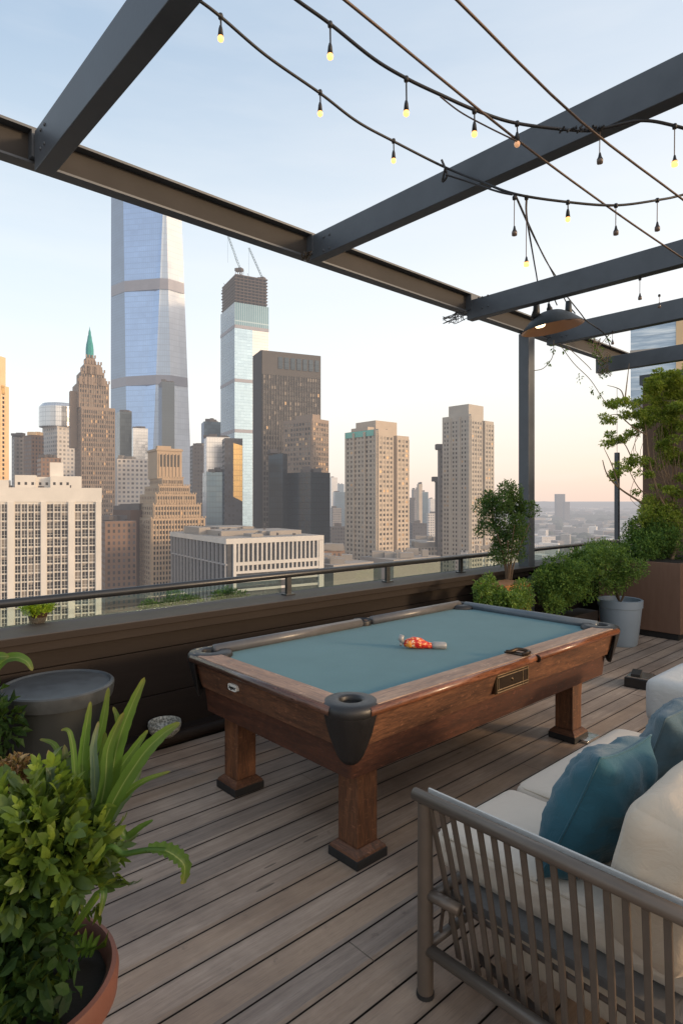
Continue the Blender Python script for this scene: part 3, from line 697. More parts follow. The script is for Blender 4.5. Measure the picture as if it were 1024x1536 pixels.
cushion('seat_cushion',(2.07,1.02,.405),(.53,.92,.13),.045,'cream'); cushion('seat_cushion',(2.87,1.02,.405),(1.03,.92,.13),.045,'cream')
Mt=Matrix.Rotation(R(12),4,'X')
cushion('back_cushion',(2.00,.65,.66),(.62,.26,.44),.09,'creamback',Mt); cushion('back_cushion',(2.80,.62,.63),(.92,.24,.38),.09,'creamback',Mt)
mb=MB(); roundbox(mb,(4.02,.98,.535),(.62,.98,.27),.06,12,(0,0,.0),None,wr=.003,wf=4); o=mb.build('far_arm',M['arm'],sf,smooth=True)

def place(mb,name,lab,mt,piping=False):
    o=mb.build(name,M[mt],None,smooth=True); return tag(o,lab,'pillow')
def frame3(c,nrm,roll):
    n=Vector(nrm).normalized(); up=Vector((0,0,1)); a=up.cross(n).normalized(); b=n.cross(a)
    Mx=Matrix((a,b,n)).transposed().to_4x4(); return Matrix.Translation(c)@Mx@Matrix.Rotation(R(roll),4,'Z')
mb=MB(); pillow(mb,.45,.47,.24,frame3((2.05,.96,.67),(.0,.93,.38),7),seed=2,wr=.018)
place(mb,'throw_pillow','teal square throw pillow nearest the slatted sofa arm','teal')
mb=MB(); pillow(mb,.48,.48,.21,frame3((2.84,.98,.665),(.1,.93,.42),-9),seed=5,wr=.022)
place(mb,'throw_pillow','slate blue throw pillow behind the teal one, nearer the far sofa arm','slate')

# small black case on the deck behind the sofa
cb=on(945,1030,0)
bc_=thing('black_case','small open black case with pale trim on the deck beyond the sofa arm','case',(cb.x+.1,cb.y-.05,0))
mb=MB(); mb.obox((cb.x+.10,cb.y-.05,.045),.26,.22,.085,.15); mb.build('tray',M['black'],bc_,bevel=.004)
mb=MB(); mb.obox((cb.x+.10,cb.y-.05,.094),.23,.19,.01,.15); mb.build('liner',M['chrome'],bc_)
mb=MB(); mb.obox((cb.x+.08,cb.y-.02,.112),.20,.08,.025,.3); mb.build('lid',M['foot'],bc_)

# ---------------------------------------------------------------- pots, bins, planters
tb=thing('lidded_tub','dark plastic round tub with a weathered grey lid against the parapet','tub',(1.15,3.60,0))
mb=MB(); mb.lathe([(0,.0),(.20,.0),(.205,.01),(.262,.60),(.262,.63),(.25,.63)],(1.15,3.60,0),48); mb.build('tub',M['bin'],tb,auto=40)
mb=MB(); mb.lathe([(.285,.600),(.290,.610),(.297,.655),(.297,.672),(.290,.680),(.278,.682),(.268,.674),(.14,.678),(0,.680)],(1.15,3.60,0),64); mb.build('lid',M['lid'],tb,auto=30)
gb=MB(); gc=P(247,1103,4.22); gz=.092
gb.lathe([(0,.004),(.07,.004),(.10,.035),(.112,.075),(.108,.10),(.098,.10),(.10,.07),(.085,.03),(0,.02)],(gc.x,3.93,gz-.004),32)
def _wick():
    m,nt,ns,ln=nodes('woven_glass'); p=pos(nt); v=N(ns,'ShaderNodeTexVoronoi'); v.inputs['Scale'].default_value=70; ln.new(p,v.inputs['Vector'])
    c=ramp(nt,v.outputs['Distance'],[(.1,(.10,.10,.085)),(.5,(.30,.30,.26)),(.8,(.55,.54,.48))])
    return finish(m,nt,bsdf(nt,c,.3,0,bump(nt,v.outputs['Distance'],.6,.006),.6))
tag(gb.build('glass_bowl',_wick(),smooth=True),'small round textured pale bowl on the plinth at the foot of the parapet','bowl')

# leafy growth -------------------------------------------------------
def rnd_dir():
    z=random.uniform(-1,1); a=random.uniform(0,6.283); r=math.sqrt(1-z*z); return Vector((r*math.cos(a),r*math.sin(a),z))
def leaf(mb,p,d,nrm,l,w,m=0,fold=.25,bend=.2):
    s_=d.cross(nrm).normalized(); n2=s_.cross(d).normalized()
    mid=p+d*l*.5+n2*l*bend*.4; tip=p+d*l-n2*l*bend*.3
    mb.add([p,mid+s_*w*.5+n2*w*fold,tip,mid-s_*w*.5+n2*w*fold,mid],[(0,1,4),(1,2,4),(0,4,3),(4,2,3)],m)
def clumps(mb,cs,n,size,w=.5,up=.3,m=0,out=None,jit=1.0,hollow=.35):
    tot=sum(c[1][0]*c[1][1]*c[1][2]**.5 for c in cs)
    for c,rad in cs:
        k=int(n*rad[0]*rad[1]*rad[2]**.5/tot)
        for _ in range(k):
            d=rnd_dir(); r=(random.uniform(hollow,1)**.6)*random.uniform(.75,1.12)
            p=Vector(c)+Vector((d.x*rad[0],d.y*rad[1],d.z*rad[2]))*r
            dr=(d*.6+rnd_dir()*.8*jit+Vector((0,0,up))).normalized(); s_=size*random.uniform(.6,1.3)
            leaf(mb,p,dr,(rnd_dir()*.7+Vector((0,0,1))).normalized(),s_,s_*w,m)
def subclumps(c,rad,k,rr):
    out=[]
    for _ in range(k):
        d=rnd_dir(); r=random.uniform(.35,.95)
        out.append((Vector(c)+Vector((d.x*rad[0],d.y*rad[1],d.z*rad[2]))*r,[rr*random.uniform(.6,1.25)]*3))
    return out
def crown(parent,c,rad,k,rr,n,size,mt,w=.5,up=.3,name='foliage'):
    mb=MB(); clumps(mb,subclumps(c,rad,k,rr),n,size,w,up); return mb.build(name,M[mt],parent)

random.seed(21)
# small tree in orange timber box
t1=thing('small_tree','small round headed dark green tree rising beside the pergola post','tree',(5.78,3.68,0))
mb=MB()
for k in range(7):
    a=random.uniform(0,6.28); b=(5.78+.03*math.cos(a),3.68+.03*math.sin(a),.85)
    e=(5.78+.22*math.cos(a),3.68+.22*math.sin(a),1.25+random.uniform(0,.4)); mb.tube(spline([b,((b[0]*1.6+e[0]*.4)/2,(b[1]*1.6+e[1]*.4)/2,1.05),e],4),[.010]*4+[.006]*4+[.004],6)
mb.build('trunk',M['bark'],t1)
crown(t1,(5.74,3.70,1.44),(.37,.37,.44),44,.095,9500,.032,'leaf_tree',.5,name='crown')
pb=MB(); pb.box(5.60,6.10,3.60,3.92,.0,.80); tag(pb.build('timber_planter',M['orwood'],bevel=.006),'orange brown timber planter box holding the small tree','planter')
# trough with two bushes
tr=MB(); tr.box(4.85,7.02,3.28,3.52,.0,.42); tag(tr.build('planter_trough',M['clad'],bevel=.006),'low dark planter trough under the bushes behind the table','planter')
b1=thing('leafy_bush','bright yellow green bush growing below the small tree','bush',(5.20,3.40,.42)); crown(b1,(5.22,3.42,.66),(.42,.24,.27),44,.09,10000,.034,'leaf_bush')
b2=thing('leafy_bush','dark green bush between the post and the blue pot','bush',(6.55,3.38,.42)); crown(b2,(6.42,3.42,.74),(.50,.26,.36),60,.11,13000,.034,'leaf_bushd')
# blue grey pot
px,py=7.33,3.16
bp=MB(); bp.lathe([(0,.0),(.175,.0),(.19,.02),(.236,.44),(.245,.445),(.248,.53),(.238,.535),(.22,.53),(.215,.48),(0,.48)],(px,py,0),48)
tag(bp.build('blue_pot',M['bluepot'],auto=35),'tall round grey blue glazed pot beside the brown planter','pot')
b3=thing('potted_shrub','wide feathery green shrub spilling from the grey blue pot','shrub',(px,py,.48))
crown(b3,(px-.18,py+.16,.90),(.50,.42,.33),60,.11,13000,.034,'leaf_bush'); 
mb=MB()
for k in range(9):
    a=random.uniform(0,6.28); mb.tube([(px,py,.48),(px+.12*math.cos(a),py+.12*math.sin(a),.72),(px+.3*math.cos(a),py+.3*math.sin(a),.98)],[.008,.006,.003],5)
mb.build('stem',M['bark'],b3)
# brown planter
bp=thing('planter_box','large brown square planter box at the right edge','planter',(8.6,3.2,0))
mb=MB(); mb.box(7.98,9.2,2.72,3.72,.08,.935); mb.build('box',M['planter'],bp,bevel=.006)
mb=MB(); mb.box(8.02,9.16,2.76,3.68,0,.08); mb.build('base',M['foot'],bp); mb=MB(); mb.box(8.02,9.16,2.76,3.68,.936,.94); mb.build('soil',M['soil'],bp)
hd=thing('hedge_plant','dense green fern like growth filling the brown planter','plant',(8.5,3.3,.94))
crown(hd,(8.5,3.35,1.12),(.58,.52,.26),50,.12,12000,.036,'leaf_bushd'); crown(hd,(8.75,3.25,1.42),(.40,.35,.30),26,.12,5000,.04,'leaf_yel',name='upper_foliage')
# wiry tree
wt=thing('wiry_tree','tall wiry tree with layered yellow green leaf pads above the brown planter','tree',(8.55,3.0,.94))
mb=MB(); base=Vector((8.45,2.98,.94)); DT=8.35
brs=[[(1020,792),(991,749),(975,700),(969,653),(965,615)],[(1021,795),(985,770),(958,752),(928,732),(910,712),(903,690)],[(1016,792),(1007,727),(1010,672),(1002,626),(990,590)],
     [(1020,790),(1030,720),(1028,650),(1010,600)],[(991,749),(960,735),(940,700)],[(975,700),(950,690),(935,665),(915,655)],[(969,653),(948,640),(925,622),(908,626)],[(965,615),(950,605),(925,602)],[(1007,727),(990,690),(985,650),(975,600)],
     [(928,732),(918,700),(905,672)],[(1010,672),(998,640),(978,620)],[(936,604),(930,585),(910,578)],[(936,604),(940,570),(943,545)]]
for i,b in enumerate(brs):
    dd=DT+ (i%3-1)*.12
    pts=spline([P(u,v,dd) for u,v in b],6); k=len(pts); r0=.020 if i<4 else .011
    if i<4: pts=[base+Vector((0.03*i,.02*i,0))]+pts; k+=1
    mb.tube(pts,[r0*(1-.75*j/k) for j in range(k)],6)
for _ in range(26):
    u=random.uniform(965,1024); v=random.uniform(600,700); mb.tube(spline([P(u,v,DT),P(u+random.uniform(-25,15),v+60,DT-.1),P(1015+random.uniform(-15,10),v+random.uniform(90,140),DT)],5),.004,4)
mb.build('trunk',M['bark2'],wt,smooth=True)
pads=[(920,604,20),(909,628,18),(936,606,22),(942,626,24),(909,664,16),(931,658,22),(950,650,16),(975,577,26),(990,590,30),(1007,578,28),(1018,609,30),(975,615,22),(1000,620,26),(923,708,20),(912,716,14),(935,700,16),(945,694,18),(958,690,18),(975,697,20),(997,680,20),(1015,690,24),(969,713,16),(1020,640,24),(1000,655,20),(960,600,18),(985,560,20),(1015,560,22),(1024,740,26),(985,730,14),(1022,775,20),(955,740,10),(1000,600,34),(1015,640,34),(985,625,26),(1020,680,30),(990,570,24),(1022,555,24),(1000,665,26),(1023,720,26),(968,640,20)]
mb=MB(); cs=[]
for u,v,r in pads:
    rr=r/F*DT*.62; c=P(u,v,DT+random.uniform(-.25,.25))
    for _ in range(4): cs.append((c+Vector((random.uniform(-1,1)*rr,random.uniform(-1,1)*rr,random.uniform(-.45,.45)*rr)),[rr*.62,rr*.62,rr*.34]))
clumps(mb,cs,22000,.042,.5,.1,hollow=.2); mb.build('crown',M['leaf_yel'],wt)

# lime plant in little pot on the cap
lp=P(57,932,1); d_=(H-.89)*F/(934-750); c=P(57,934,d_)
c=Vector((c.x,max(c.y,4.09),.89))
tp=MB(); tp.lathe([(0,.001),(.045,.001),(.062,.06),(.066,.065),(.064,.072),(.05,.07),(0,.06)],(c.x,c.y,.89),24); tag(tp.build('small_pot',M['terra'],smooth=True),'tiny brown bowl shaped pot standing on the parapet cap','pot')
lo=thing('lime_plant','bright lime yellow frilly plant in the tiny pot on the parapet cap','plant',(c.x,c.y,.955)); mb=MB(); clumps(mb,[((c.x,c.y,.985),(.10,.10,.04))]+subclumps((c.x,c.y,.985),(.09,.09,.02),10,.035),2600,.020,.7,.5); mb.build('foliage',M['lime'],lo)
# shrubs outside the glass
for x,w,lab in ((2.35,.34,'low dark shrub beyond the glass at the left part of the parapet'),(2.95,.22,'sparse small shrub beyond the glass beside the nearest rail post')):
    s_=thing('low_shrub',lab,'shrub',(x,4.62,.6)); crown(s_,(x,4.66,.80),(w,.12,.14),24,.06,3500,.028,'leaf_bushd')
lg=MB(); lg.box(1.3,3.6,4.50,4.9,.25,.68); tag(lg.build('outer_trough',M['capedge']),'planter trough hung outside the parapet under the low shrubs','planter')

# terracotta pot with foreground plants
PX,PY=.438,1.77; PZ=.45
tpo=MB(); tpo.lathe([(0,0),(.17,0),(.18,.01),(.235,.36),(.262,.365),(.272,.38),(.276,.43),(.270,.452),(.258,.455),(.246,.44),(.243,.40),(.24,.36),(0,.35)],(PX,PY,0),64)
tag(tpo.build('terracotta_pot',M['terra'],auto=35),'large terracotta pot in the bottom left corner','pot')
so=MB(); so.lathe([(0,.005),(.12,.002),(.243,0)],(PX,PY,.405),24); 
fg=thing('leafy_plant','dense parsley like green plant overflowing the terracotta pot','plant',(PX,PY,.36)); so.build('soil',M['soil'],fg)
random.seed(5)
def leaf2(mb,p,d,nrm,l,w,m=0,fold=.15,bend=.2):
    s_=d.cross(nrm).normalized(); n2=s_.cross(d).normalized()
    def q(t,k): return p+d*l*t+n2*(l*bend*(t-t*t*1.3))+s_*w*k+n2*abs(k)*w*fold
    mb.add([q(0,0),q(.35,.42),q(.68,.40),q(1,0),q(.68,-.40),q(.35,-.42),q(.5,0),q(.86,.22),q(.86,-.22)],[(0,6,1),(1,6,2),(2,6,7),(7,6,3),(3,6,8),(8,6,4),(4,6,5),(5,6,0)],m)
def frill(mb,p,d,nrm,l,m=0):                      # lobed leaf: several pointed lobes on a bent midrib
    s_=d.cross(nrm).normalized(); n2=s_.cross(d).normalized()
    for a,k in ((-65,.55),(-35,.8),(0,1.05),(35,.8),(65,.55)):
        dd=(d*math.cos(R(a))+s_*math.sin(R(a))).normalized(); base_=p+d*l*.18*(1-abs(a)/90)
        ll=l*k*random.uniform(.8,1.1); leaf2(mb,base_,dd,n2,ll,ll*.50,m,.16,random.uniform(-.2,.5))
mb=MB()
cen=P(64,1276,1.62)
for c_,rad in subclumps(cen,(.20,.20,.165),34,.070)+subclumps(cen+Vector((-.12,.1,.02)),(.2,.2,.16),16,.08):
    for _ in range(19):
        d=rnd_dir(); p=c_+d*rad[0]*random.uniform(.5,1.1)
        out=(p-cen).normalized(); dr=(out*.8+rnd_dir()*.6+Vector((0,0,.25))).normalized(); frill(mb,p,dr,(out+rnd_dir()*.5+Vector((0,0,.4))).normalized(),random.uniform(.035,.065))
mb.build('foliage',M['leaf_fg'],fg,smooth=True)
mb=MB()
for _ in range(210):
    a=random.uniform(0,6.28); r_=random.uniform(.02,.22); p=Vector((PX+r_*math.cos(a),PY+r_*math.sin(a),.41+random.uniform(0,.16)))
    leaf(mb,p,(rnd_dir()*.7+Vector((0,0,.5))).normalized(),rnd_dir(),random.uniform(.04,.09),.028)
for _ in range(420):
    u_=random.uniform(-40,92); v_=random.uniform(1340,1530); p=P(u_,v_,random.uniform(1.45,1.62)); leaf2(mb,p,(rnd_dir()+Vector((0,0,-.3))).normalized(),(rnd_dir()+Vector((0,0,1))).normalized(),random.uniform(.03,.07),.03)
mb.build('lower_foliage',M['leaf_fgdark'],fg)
mb=MB()
for _ in range(40):
    a=random.uniform(0,6.28); r_=random.uniform(.0,.12); p=Vector((PX,PY,.36)); mb.tube(spline([p+Vector((r_*math.cos(a)*.5,r_*math.sin(a)*.5,0)),p+Vector((r_*math.cos(a),r_*math.sin(a),.2)),cen+rnd_dir()*.15],4),.0035,5)
mb.build('stem',M['leaf_fgdark'],fg)
def blade(parent,pts,width,mt,name='leaf',fold=.22,n=8,wav=0):
    pts=spline(pts,n); k=len(pts); vs=[];fs=[]
    cam=Vector((0,0,H))
    for i,p in enumerate(pts):
        t=i/(k-1); tn=(pts[min(i+1,k-1)]-pts[max(i-1,0)]).normalized(); 
        v=(cam-p).normalized()+Vector((.25,-.2,.35)); s_=tn.cross(v).normalized(); n_=s_.cross(tn)
        w=width*(math.sin(math.pi*min(1,(t*.86+.10)))**.75)*(1 if t<.97 else .25)
        w2=w*(1+wav*math.sin(i*1.9))
        for q,f in ((-1,1),(-.5,.35),(0,0),(.5,.35),(1,1)): vs.append(p+s_*q*w2*.5+n_*abs(f)*w*fold)
    for i in range(k-1):
        for j in range(4): fs.append((i*5+j,i*5+j+1,i*5+6+j,i*5+5+j))
    mb=MB(); mb.add(vs,fs); o=mb.build(name,M[mt],parent,smooth=True)
    uv=o.data.uv_layers.new(name='UVMap')
    for pl_ in o.data.polygons:
        for li,vi in zip(pl_.loop_indices,pl_.vertices): uv.data[li].uv=((vi%5)/4,(vi//5)/(k-1))
    return o
bl=thing('strap_leaf_plant','plant with tall broad upright strap leaves rising behind the parsley like plant','plant',(.6,1.75,.36))
DB=1.72
root=Vector((PX+.10,PY+.06,.37))
for pts,w,mt in (([(155,1235),(205,1145),(240,1105),(270,1084)],21,'blade'),([(158,1235),(185,1195),(215,1172),(256,1157)],12,'blade'),([(150,1240),(176,1120),(195,1065),(217,1016)],21,'blade'),
    ([(118,1230),(125,1160),(150,1100),(163,1031)],18,'blade'),([(140,1240),(157,1180),(163,1121),(186,1068)],20,'blade'),([(120,1230),(124,1140),(130,1090),(136,1052)],17,'blade'),
    ([(100,1220),(92,1150),(82,1118),(60,1109)],11,'blade'),([(90,1240),(80,1190),(73,1125)],24,'bladegrey'),([(98,1240),(99,1190),(97,1117)],24,'bladegrey'),([(160,1240),(195,1185),(212,1150)],16,'bladegrey'),
    ([(148,1240),(170,1170),(205,1118),(222,1095)],17,'blade'),([(135,1240),(142,1170),(140,1120),(148,1082)],16,'bladegrey'),([(110,1230),(112,1150),(105,1100),(92,1095)],10,'blade'),
    ([(150,1250),(160,1150),(178,1095),(170,1060)],16,'blade'),([(128,1240),(140,1180),(152,1140),(158,1098)],18,'blade'),([(165,1260),(190,1255),(212,1240),(230,1230)],12,'leaf_bush')):
    dd=DB+random.uniform(-.06,.06); P3=[root+Vector((0,0,0))]+[P(u,v,dd) for u,v in pts]
    blade(bl,P3,w/F*DB*random.uniform(.8,1.02),mt,wav=.05)
cl=thing('curled_leaf','curled drooping leaf on a pale stalk reaching over the deck','leaf',(.6,1.7,.5))
P3=[root,P(150,1285,1.6),P(187,1281,1.58),P(222,1275,1.57),P(250,1276,1.57)]
mb=MB(); mb.tube(spline(P3,6),[.007]*25,8); mb.build('stalk',M['blade'],cl,smooth=True)
blade(cl,[P(222,1272,1.57),P(245,1275,1.57),P(263,1284,1.57),P(277,1300,1.57),P(274,1326,1.57)],.036,'blade',fold=.35,wav=.2)
blade(bl,[root,P(148,1340,1.5),P(150,1374,1.46)],.018,'blade')
for k in range(6):
    u_=106+k*6; d_=(H-.41)*F/(1436-750); a=P(u_,1436,d_); blade(fg,[a,P(u_+(k-2)*2,1415,d_),P(u_+(k-2)*5,1392+abs(k-3)*5,d_)],.014,'blade',n=3)
# dark plant beside tub and dried flowers
dp=thing('dark_plant','dark leafy plant at the left edge in front of the lidded tub','plant',(.75,3.3,0))
cp=P(-30,1085,3.0); mb=MB()
for c_,rad in subclumps(cp,(.13,.13,.24),20,.07):
    for _ in range(22):
        d=rnd_dir(); leaf(mb,c_+d*rad[0],(d+rnd_dir()*.5).normalized(),rnd_dir(),random.uniform(.05,.09),.035)
mb.build('foliage',M['leaf_fgdark'],dp)
blade(dp,[P(-30,1040,2.95),P(0,996,2.95),P(22,986,2.95),P(40,992,2.95),P(49,1006,2.95)],.045,'blade'); blade(dp,[P(-30,1030,2.95),P(-8,990,2.9),P(14,985,2.9)],.05,'blade')
mb=MB(); mb.tube([(cp.x-.1,cp.y,0),(cp.x-.05,cp.y,cp.z)],.012,6); mb.tube([P(-40,1180,2.95),P(-30,1040,2.95)],.008,6); mb.build('stem',M['bark'],dp)
df=thing('dried_flowers','cluster of dried brown and cream flower heads at the left edge above the green plant','flowers',(.4,1.9,.5))
for u,v,r in ((8,1158,.032),(24,1150,.028),(36,1166,.022),(2,1178,.026),(28,1172,.02)):
    c_=P(u,v,1.75); mb=MB(); clumps(mb,[(c_,(r,r,r))],110,.024,.5,.3); mb.build('flower_head',M['dry'],df)
    mb=MB(); mb.tube([root+Vector((-.15,.05,0)),c_],.003,5); mb.build('stem',M['bark'],df)

# ---------------------------------------------------------------- cables and lamps
def cable(name,lab,pts,r,mt='cable',n=10):
    mb=MB(); mb.tube(spline(pts,n),r,8); return tag(mb.build(name,M[mt],smooth=True),lab,'cable')
cable('festoon_cable','thick black light cable sagging highest across the sky and over the second cross beam',[P(380,-50,2.8),P(445,0,2.84),P(495,36,2.9),P(560,88,2.97),P(610,118,3.02),P(660,142,3.07),P(712,165,3.13),P(775,185,3.2),P(870,196,3.27),P(905,192,3.25),P(960,181,3.22),P(1012,189,3.2),P(1100,215,3.2)],.0085)
cable('festoon_cable','lower black light cable running from the first beam past the second cross beam',[P(240,-40,2.8),P(298,0,2.9),P(332,26,2.98),P(400,84,3.2),P(480,140,3.42),P(535,182,3.6),P(590,212,3.8),P(665,250,4.0),P(720,272,3.83),P(772,291,3.68),P(850,303,3.74),P(922,308,3.8),P(986,300,3.85),P(1024,292,3.9),P(1100,270,3.95)],.0078)
cable('brown_wire','thin brown tension wire ending over the third cross beam at the right edge',[P(517-60,-44,2.28),P(517,0,2.34),P(770,206,3.2),P(922,318,3.9),P(1024,388,4.5),P(1100,440,5)],.0062,'wire',4)
cable('brown_wire','thin brown tension wire crossing the second cross beam nearest the right edge',[P(640,-41,2.28),P(685,0,2.34),P(870,182,2.98),P(1024,300,3.7),P(1100,360,4.2)],.0062,'wire',4)
cable('thin_cord','thin brown cord looping from the upper light cable down to the brown wire',[P(660,145,3.07),P(690,168,3.04),P(730,190,3.0),P(775,212,2.98)],.004,'wire')
for k in range(5):
    pass
mb=MB()
for k in range(26):
    u=840+k*2.6; c_=P(u,194-(0 if u<880 else (u-880)*.2)+random.uniform(-2,2),3.235); mb.tube([c_,c_+rnd_dir()*.018],.006,5)
tag(mb.build('cable_wrap',M['cable']),'knotted black tape wrap where the upper light cable meets the second cross beam','tape')
mb=MB(); mb.tube(spline([P(662,240,3.97),P(670,262,3.95),P(663,272,3.97),P(668,250,3.93)],6),.008,6); mb.tube(spline([P(668,262,3.9),P(700,272,3.85),P(745,287,3.72),P(768,292,3.68)],5),.006,6)
tag(mb.build('cable_clip',M['cable']),'black clip tying the lower light cable to the second cross beam','clip')
def bulb(name,lab,u,v0,v1,d,lit,style=0):
    top=P(u,v0,d); L=(v1-v0)/F*d; t=thing(name,lab,'light bulb',top,'festoon bulbs hanging from the cables')
    def part(nm,prof,mt,par=None,n=12):
        mb=MB(); mb.lathe(prof,(top.x,top.y,top.z),n); return mb.build(nm,mt,par or t,smooth=True)
    part('clip',[(0,.012),(.010,.010),(.013,0),(.011,-.014),(0,-.016)],M['cable'])
    if style==0:
        b=.026; s=.050; s=min(s,L*.45); b=min(.028,L*.32)
        mb=MB(); mb.tube([(top.x,top.y,top.z),(top.x+.002,top.y,top.z-L+b+s)],.0042,6); mb.build('cord',M['cable'],t)
        z=-(L-b)
        sk=part('socket',[(0,z+s),(.006,z+s),(.010,z+s*.7),(.0135,z),(.0,z-.001)],M['cable'])
        part('bulb',[(.011,z+.001),(.0155,z-b*.35),(.013,z-b*.75),(.006,z-b*.97),(0,z-b)],M['lit'] if lit else M['dim'],None,14)
    else:
        b=.028; z=-(L-b-.03)
        mb=MB(); mb.tube([(top.x,top.y,top.z),(top.x-.003,top.y,top.z+z)],.0028,6); mb.build('cord',M['wire'],t)
        part('socket',[(0,z+.005),(.005,z),(.009,z-.02),(.016,z-.034)],M['cable'])
        part('bulb',[(.014,z-.030),(.0165,z-.04),(.015,z-.055),(0,z-.058)],M['lit'] if lit else M['bulbglass'],None,14)
    return t
for a in (('lit bulb nearest the first beam on the lower light cable',331,24,63,2.98,1,0),('lit bulb on the lower cable, low in the middle of the open sky',480,138,175,3.42,1,0),('lit bulb on the lower cable just left of the second cross beam',590,211,245,3.8,1,0),
    ('glowing bulb highest of all, on the upper light cable',495,36,90,2.9,1,0),('glowing bulb second from the top on the upper light cable',609,118,175,3.02,1,0),('pale lit bulb where the brown wire crosses the upper cable',711,166,206,3.13,1,0),('unlit bulb hanging in front of the second cross beam',775,185,221,3.2,0,0),
    ('glass bulb just below the second cross beam, right of the tape wrap',899,193,246,3.25,0,1),('amber bulb at the right edge on the upper light cable',1011,189,250,3.2,1,1),
    ('small bulb on a short cord at the cable junction above the lamp',771,296,354,3.68,0,1),('small bulb on the longest cord above the lamp',789,296,400,3.69,1,1),('short warm bulb right of the cable junction on the lower cable',851,303,333,3.74,1,0),
    ('bulb with clear tip where the brown wire passes the lower cable',923,308,353,3.8,0,1),('rightmost bulb on the lower cable',985,300,347,3.85,0,1),('tiny bulb hanging below the third cross beam',959,418,450,5.4,0,1),('tiny bulb standing against the fourth cross beam at the right',988,443,462,6.4,0,1),('tiny bulb dangling below the fourth cross beam',918,497,517,7.0,0,1)):
    bulb('festoon_bulb',*a)
# dome lamp
lc=P(826,480,6.35)
lm=thing('dome_lamp','dark dome shaped pendant lamp with a glowing underside by the post','lamp',(lc.x,lc.y,lc.z))
TL=Matrix.Translation(lc)@Matrix.Rotation(R(-9),4,Vector((FX,FY,0)))@Matrix.Rotation(R(1),4,Vector((RX,RY,0)))
mb=MB(); mb.lathe([(.315,-.085),(.305,-.07),(.22,.01),(.13,.07),(.10,.082),(.05,.09),(0,.092)],(0,0,0),40); mb.xform(TL); mb.build('lamp_shade',M['bin'],lm,auto=40)
mb=MB(); mb.lathe([(.312,-.087),(.29,-.07),(.19,.005),(.10,.055),(0,.06)],(0,0,0),40); mb.xform(TL); mb.build('reflector',M['lampin'],lm,smooth=True)
mb=MB(); mb.lathe([(0,-.06),(.04,-.055),(.055,-.035),(.05,-.01),(0,.0)],(-.12*RX,-.12*RY,0),20); mb.xform(TL); mb.build('lamp_bulb',M['lamphot'],lm,smooth=True)
mb=MB(); mb.lathe([(.03,.085),(.03,.12),(.018,.14),(.012,.17),(0,.17)],(0,0,0),14); mb.xform(TL); mb.build('neck',M['cable'],lm,smooth=True)
mb=MB()
top=P(829,413,6.25)
for pts in ([P(773,294,3.68),P(800,355,4.8),P(829,411,6.2),P(848,452,6.45),P(862,470,6.4)],[P(789,300,3.69),P(790,330,4.2),P(800,390,5.6),P(806,430,6.3),P(804,470,6.35)],[P(822,455,6.3),P(828,445,6.3),P(835,458,6.32)],[P(850,445,6.4),P(870,470,6.5),P(880,482,6.6),P(905,500,6.9),P(915,520,7.1)],[P(773,294,3.68),P(815,385,5.5),P(833,414,6.2)]):
    mb.tube(spline(pts,8),.0065,6)
mb.build('cord',M['cable'],lm,smooth=True)
for u,v0,v1 in ((804,452,478),(852,452,478)):
    mb=MB(); mb.tube([P(u,v0,6.33),P(u,(v0+v1)/2,6.33),P(u-2,v1,6.33)],[.028,.034,.05],12); mb.build('clamp',M['bin'],lm,smooth=True)

# vines and wire tangles on the beam
def tangle(name,lab,u0,u1,v0,v1,d,n,mt,r=.004,leafn=0):
    t=thing(name,lab,'vine' if leafn else 'wire tangle',P((u0+u1)/2,v0,d)); mb=MB()
    for _ in range(n):
        pts=[P(random.uniform(u0,u1),random.uniform(v0,v1),d+random.uniform(-.06,.06)) for _ in range(4)]; mb.tube(spline(pts,6),r,5)
    mb.build('strand',M[mt],t)
    if leafn:
        mb=MB(); clumps(mb,[(P(random.uniform(u0,u1),random.uniform(v0,v1),d),(.05,.05,.04)) for _ in range(leafn)],leafn*26,.035,.5,-.2); mb.build('foliage',M['leaf_bushd'],t)
tangle('wire_tangle','curly black wire tangle hanging under the long beam at the third cross beam',663,702,466,486,6.55,9,'cable')
tangle('wire_tangle','small brass coloured wire knot under the long beam at the second cross beam',452,468,376,392,4.98,7,'brass',.004)
tangle('hanging_vine','green vine tuft hanging under the long beam near the fifth cross beam',893,915,525,566,8.4,8,'vine',.004,7)
tangle('hanging_vine','small leafy vine tuft above the fourth cross beam end',886,900,500,530,8.2,4,'vine',.004,3)
vt=thing('trailing_vine','thin leafy vine trailing from the lamp toward the wiry tree','vine',P(840,510,7.4))
mb=MB()
for pts in ([P(838,515,7.4),P(860,545,7.6),P(885,570,7.9),P(905,600,8.1),P(920,615,8.2)],[P(830,510,7.3),P(828,535,7.3),P(815,552,7.3),P(800,556,7.3)],[P(850,520,7.5),P(880,548,7.7),P(886,555,7.7)],[P(897,520,8),P(935,480,8),P(950,490,8.2)]):
    mb.tube(spline(pts,8),.0045,5)
mb.build('strand',M['vine'],vt)
mb=MB(); clumps(mb,[(P(u,v,d),(.03,.03,.05)) for u,v,d in ((829,522,7.3),(822,545,7.3),(868,567,7.7),(887,584,7.9),(900,594,8),(845,524,7.5),(912,510,8))],90,.04,.5,-.4); mb.build('foliage',M['leaf_bushd'],vt)
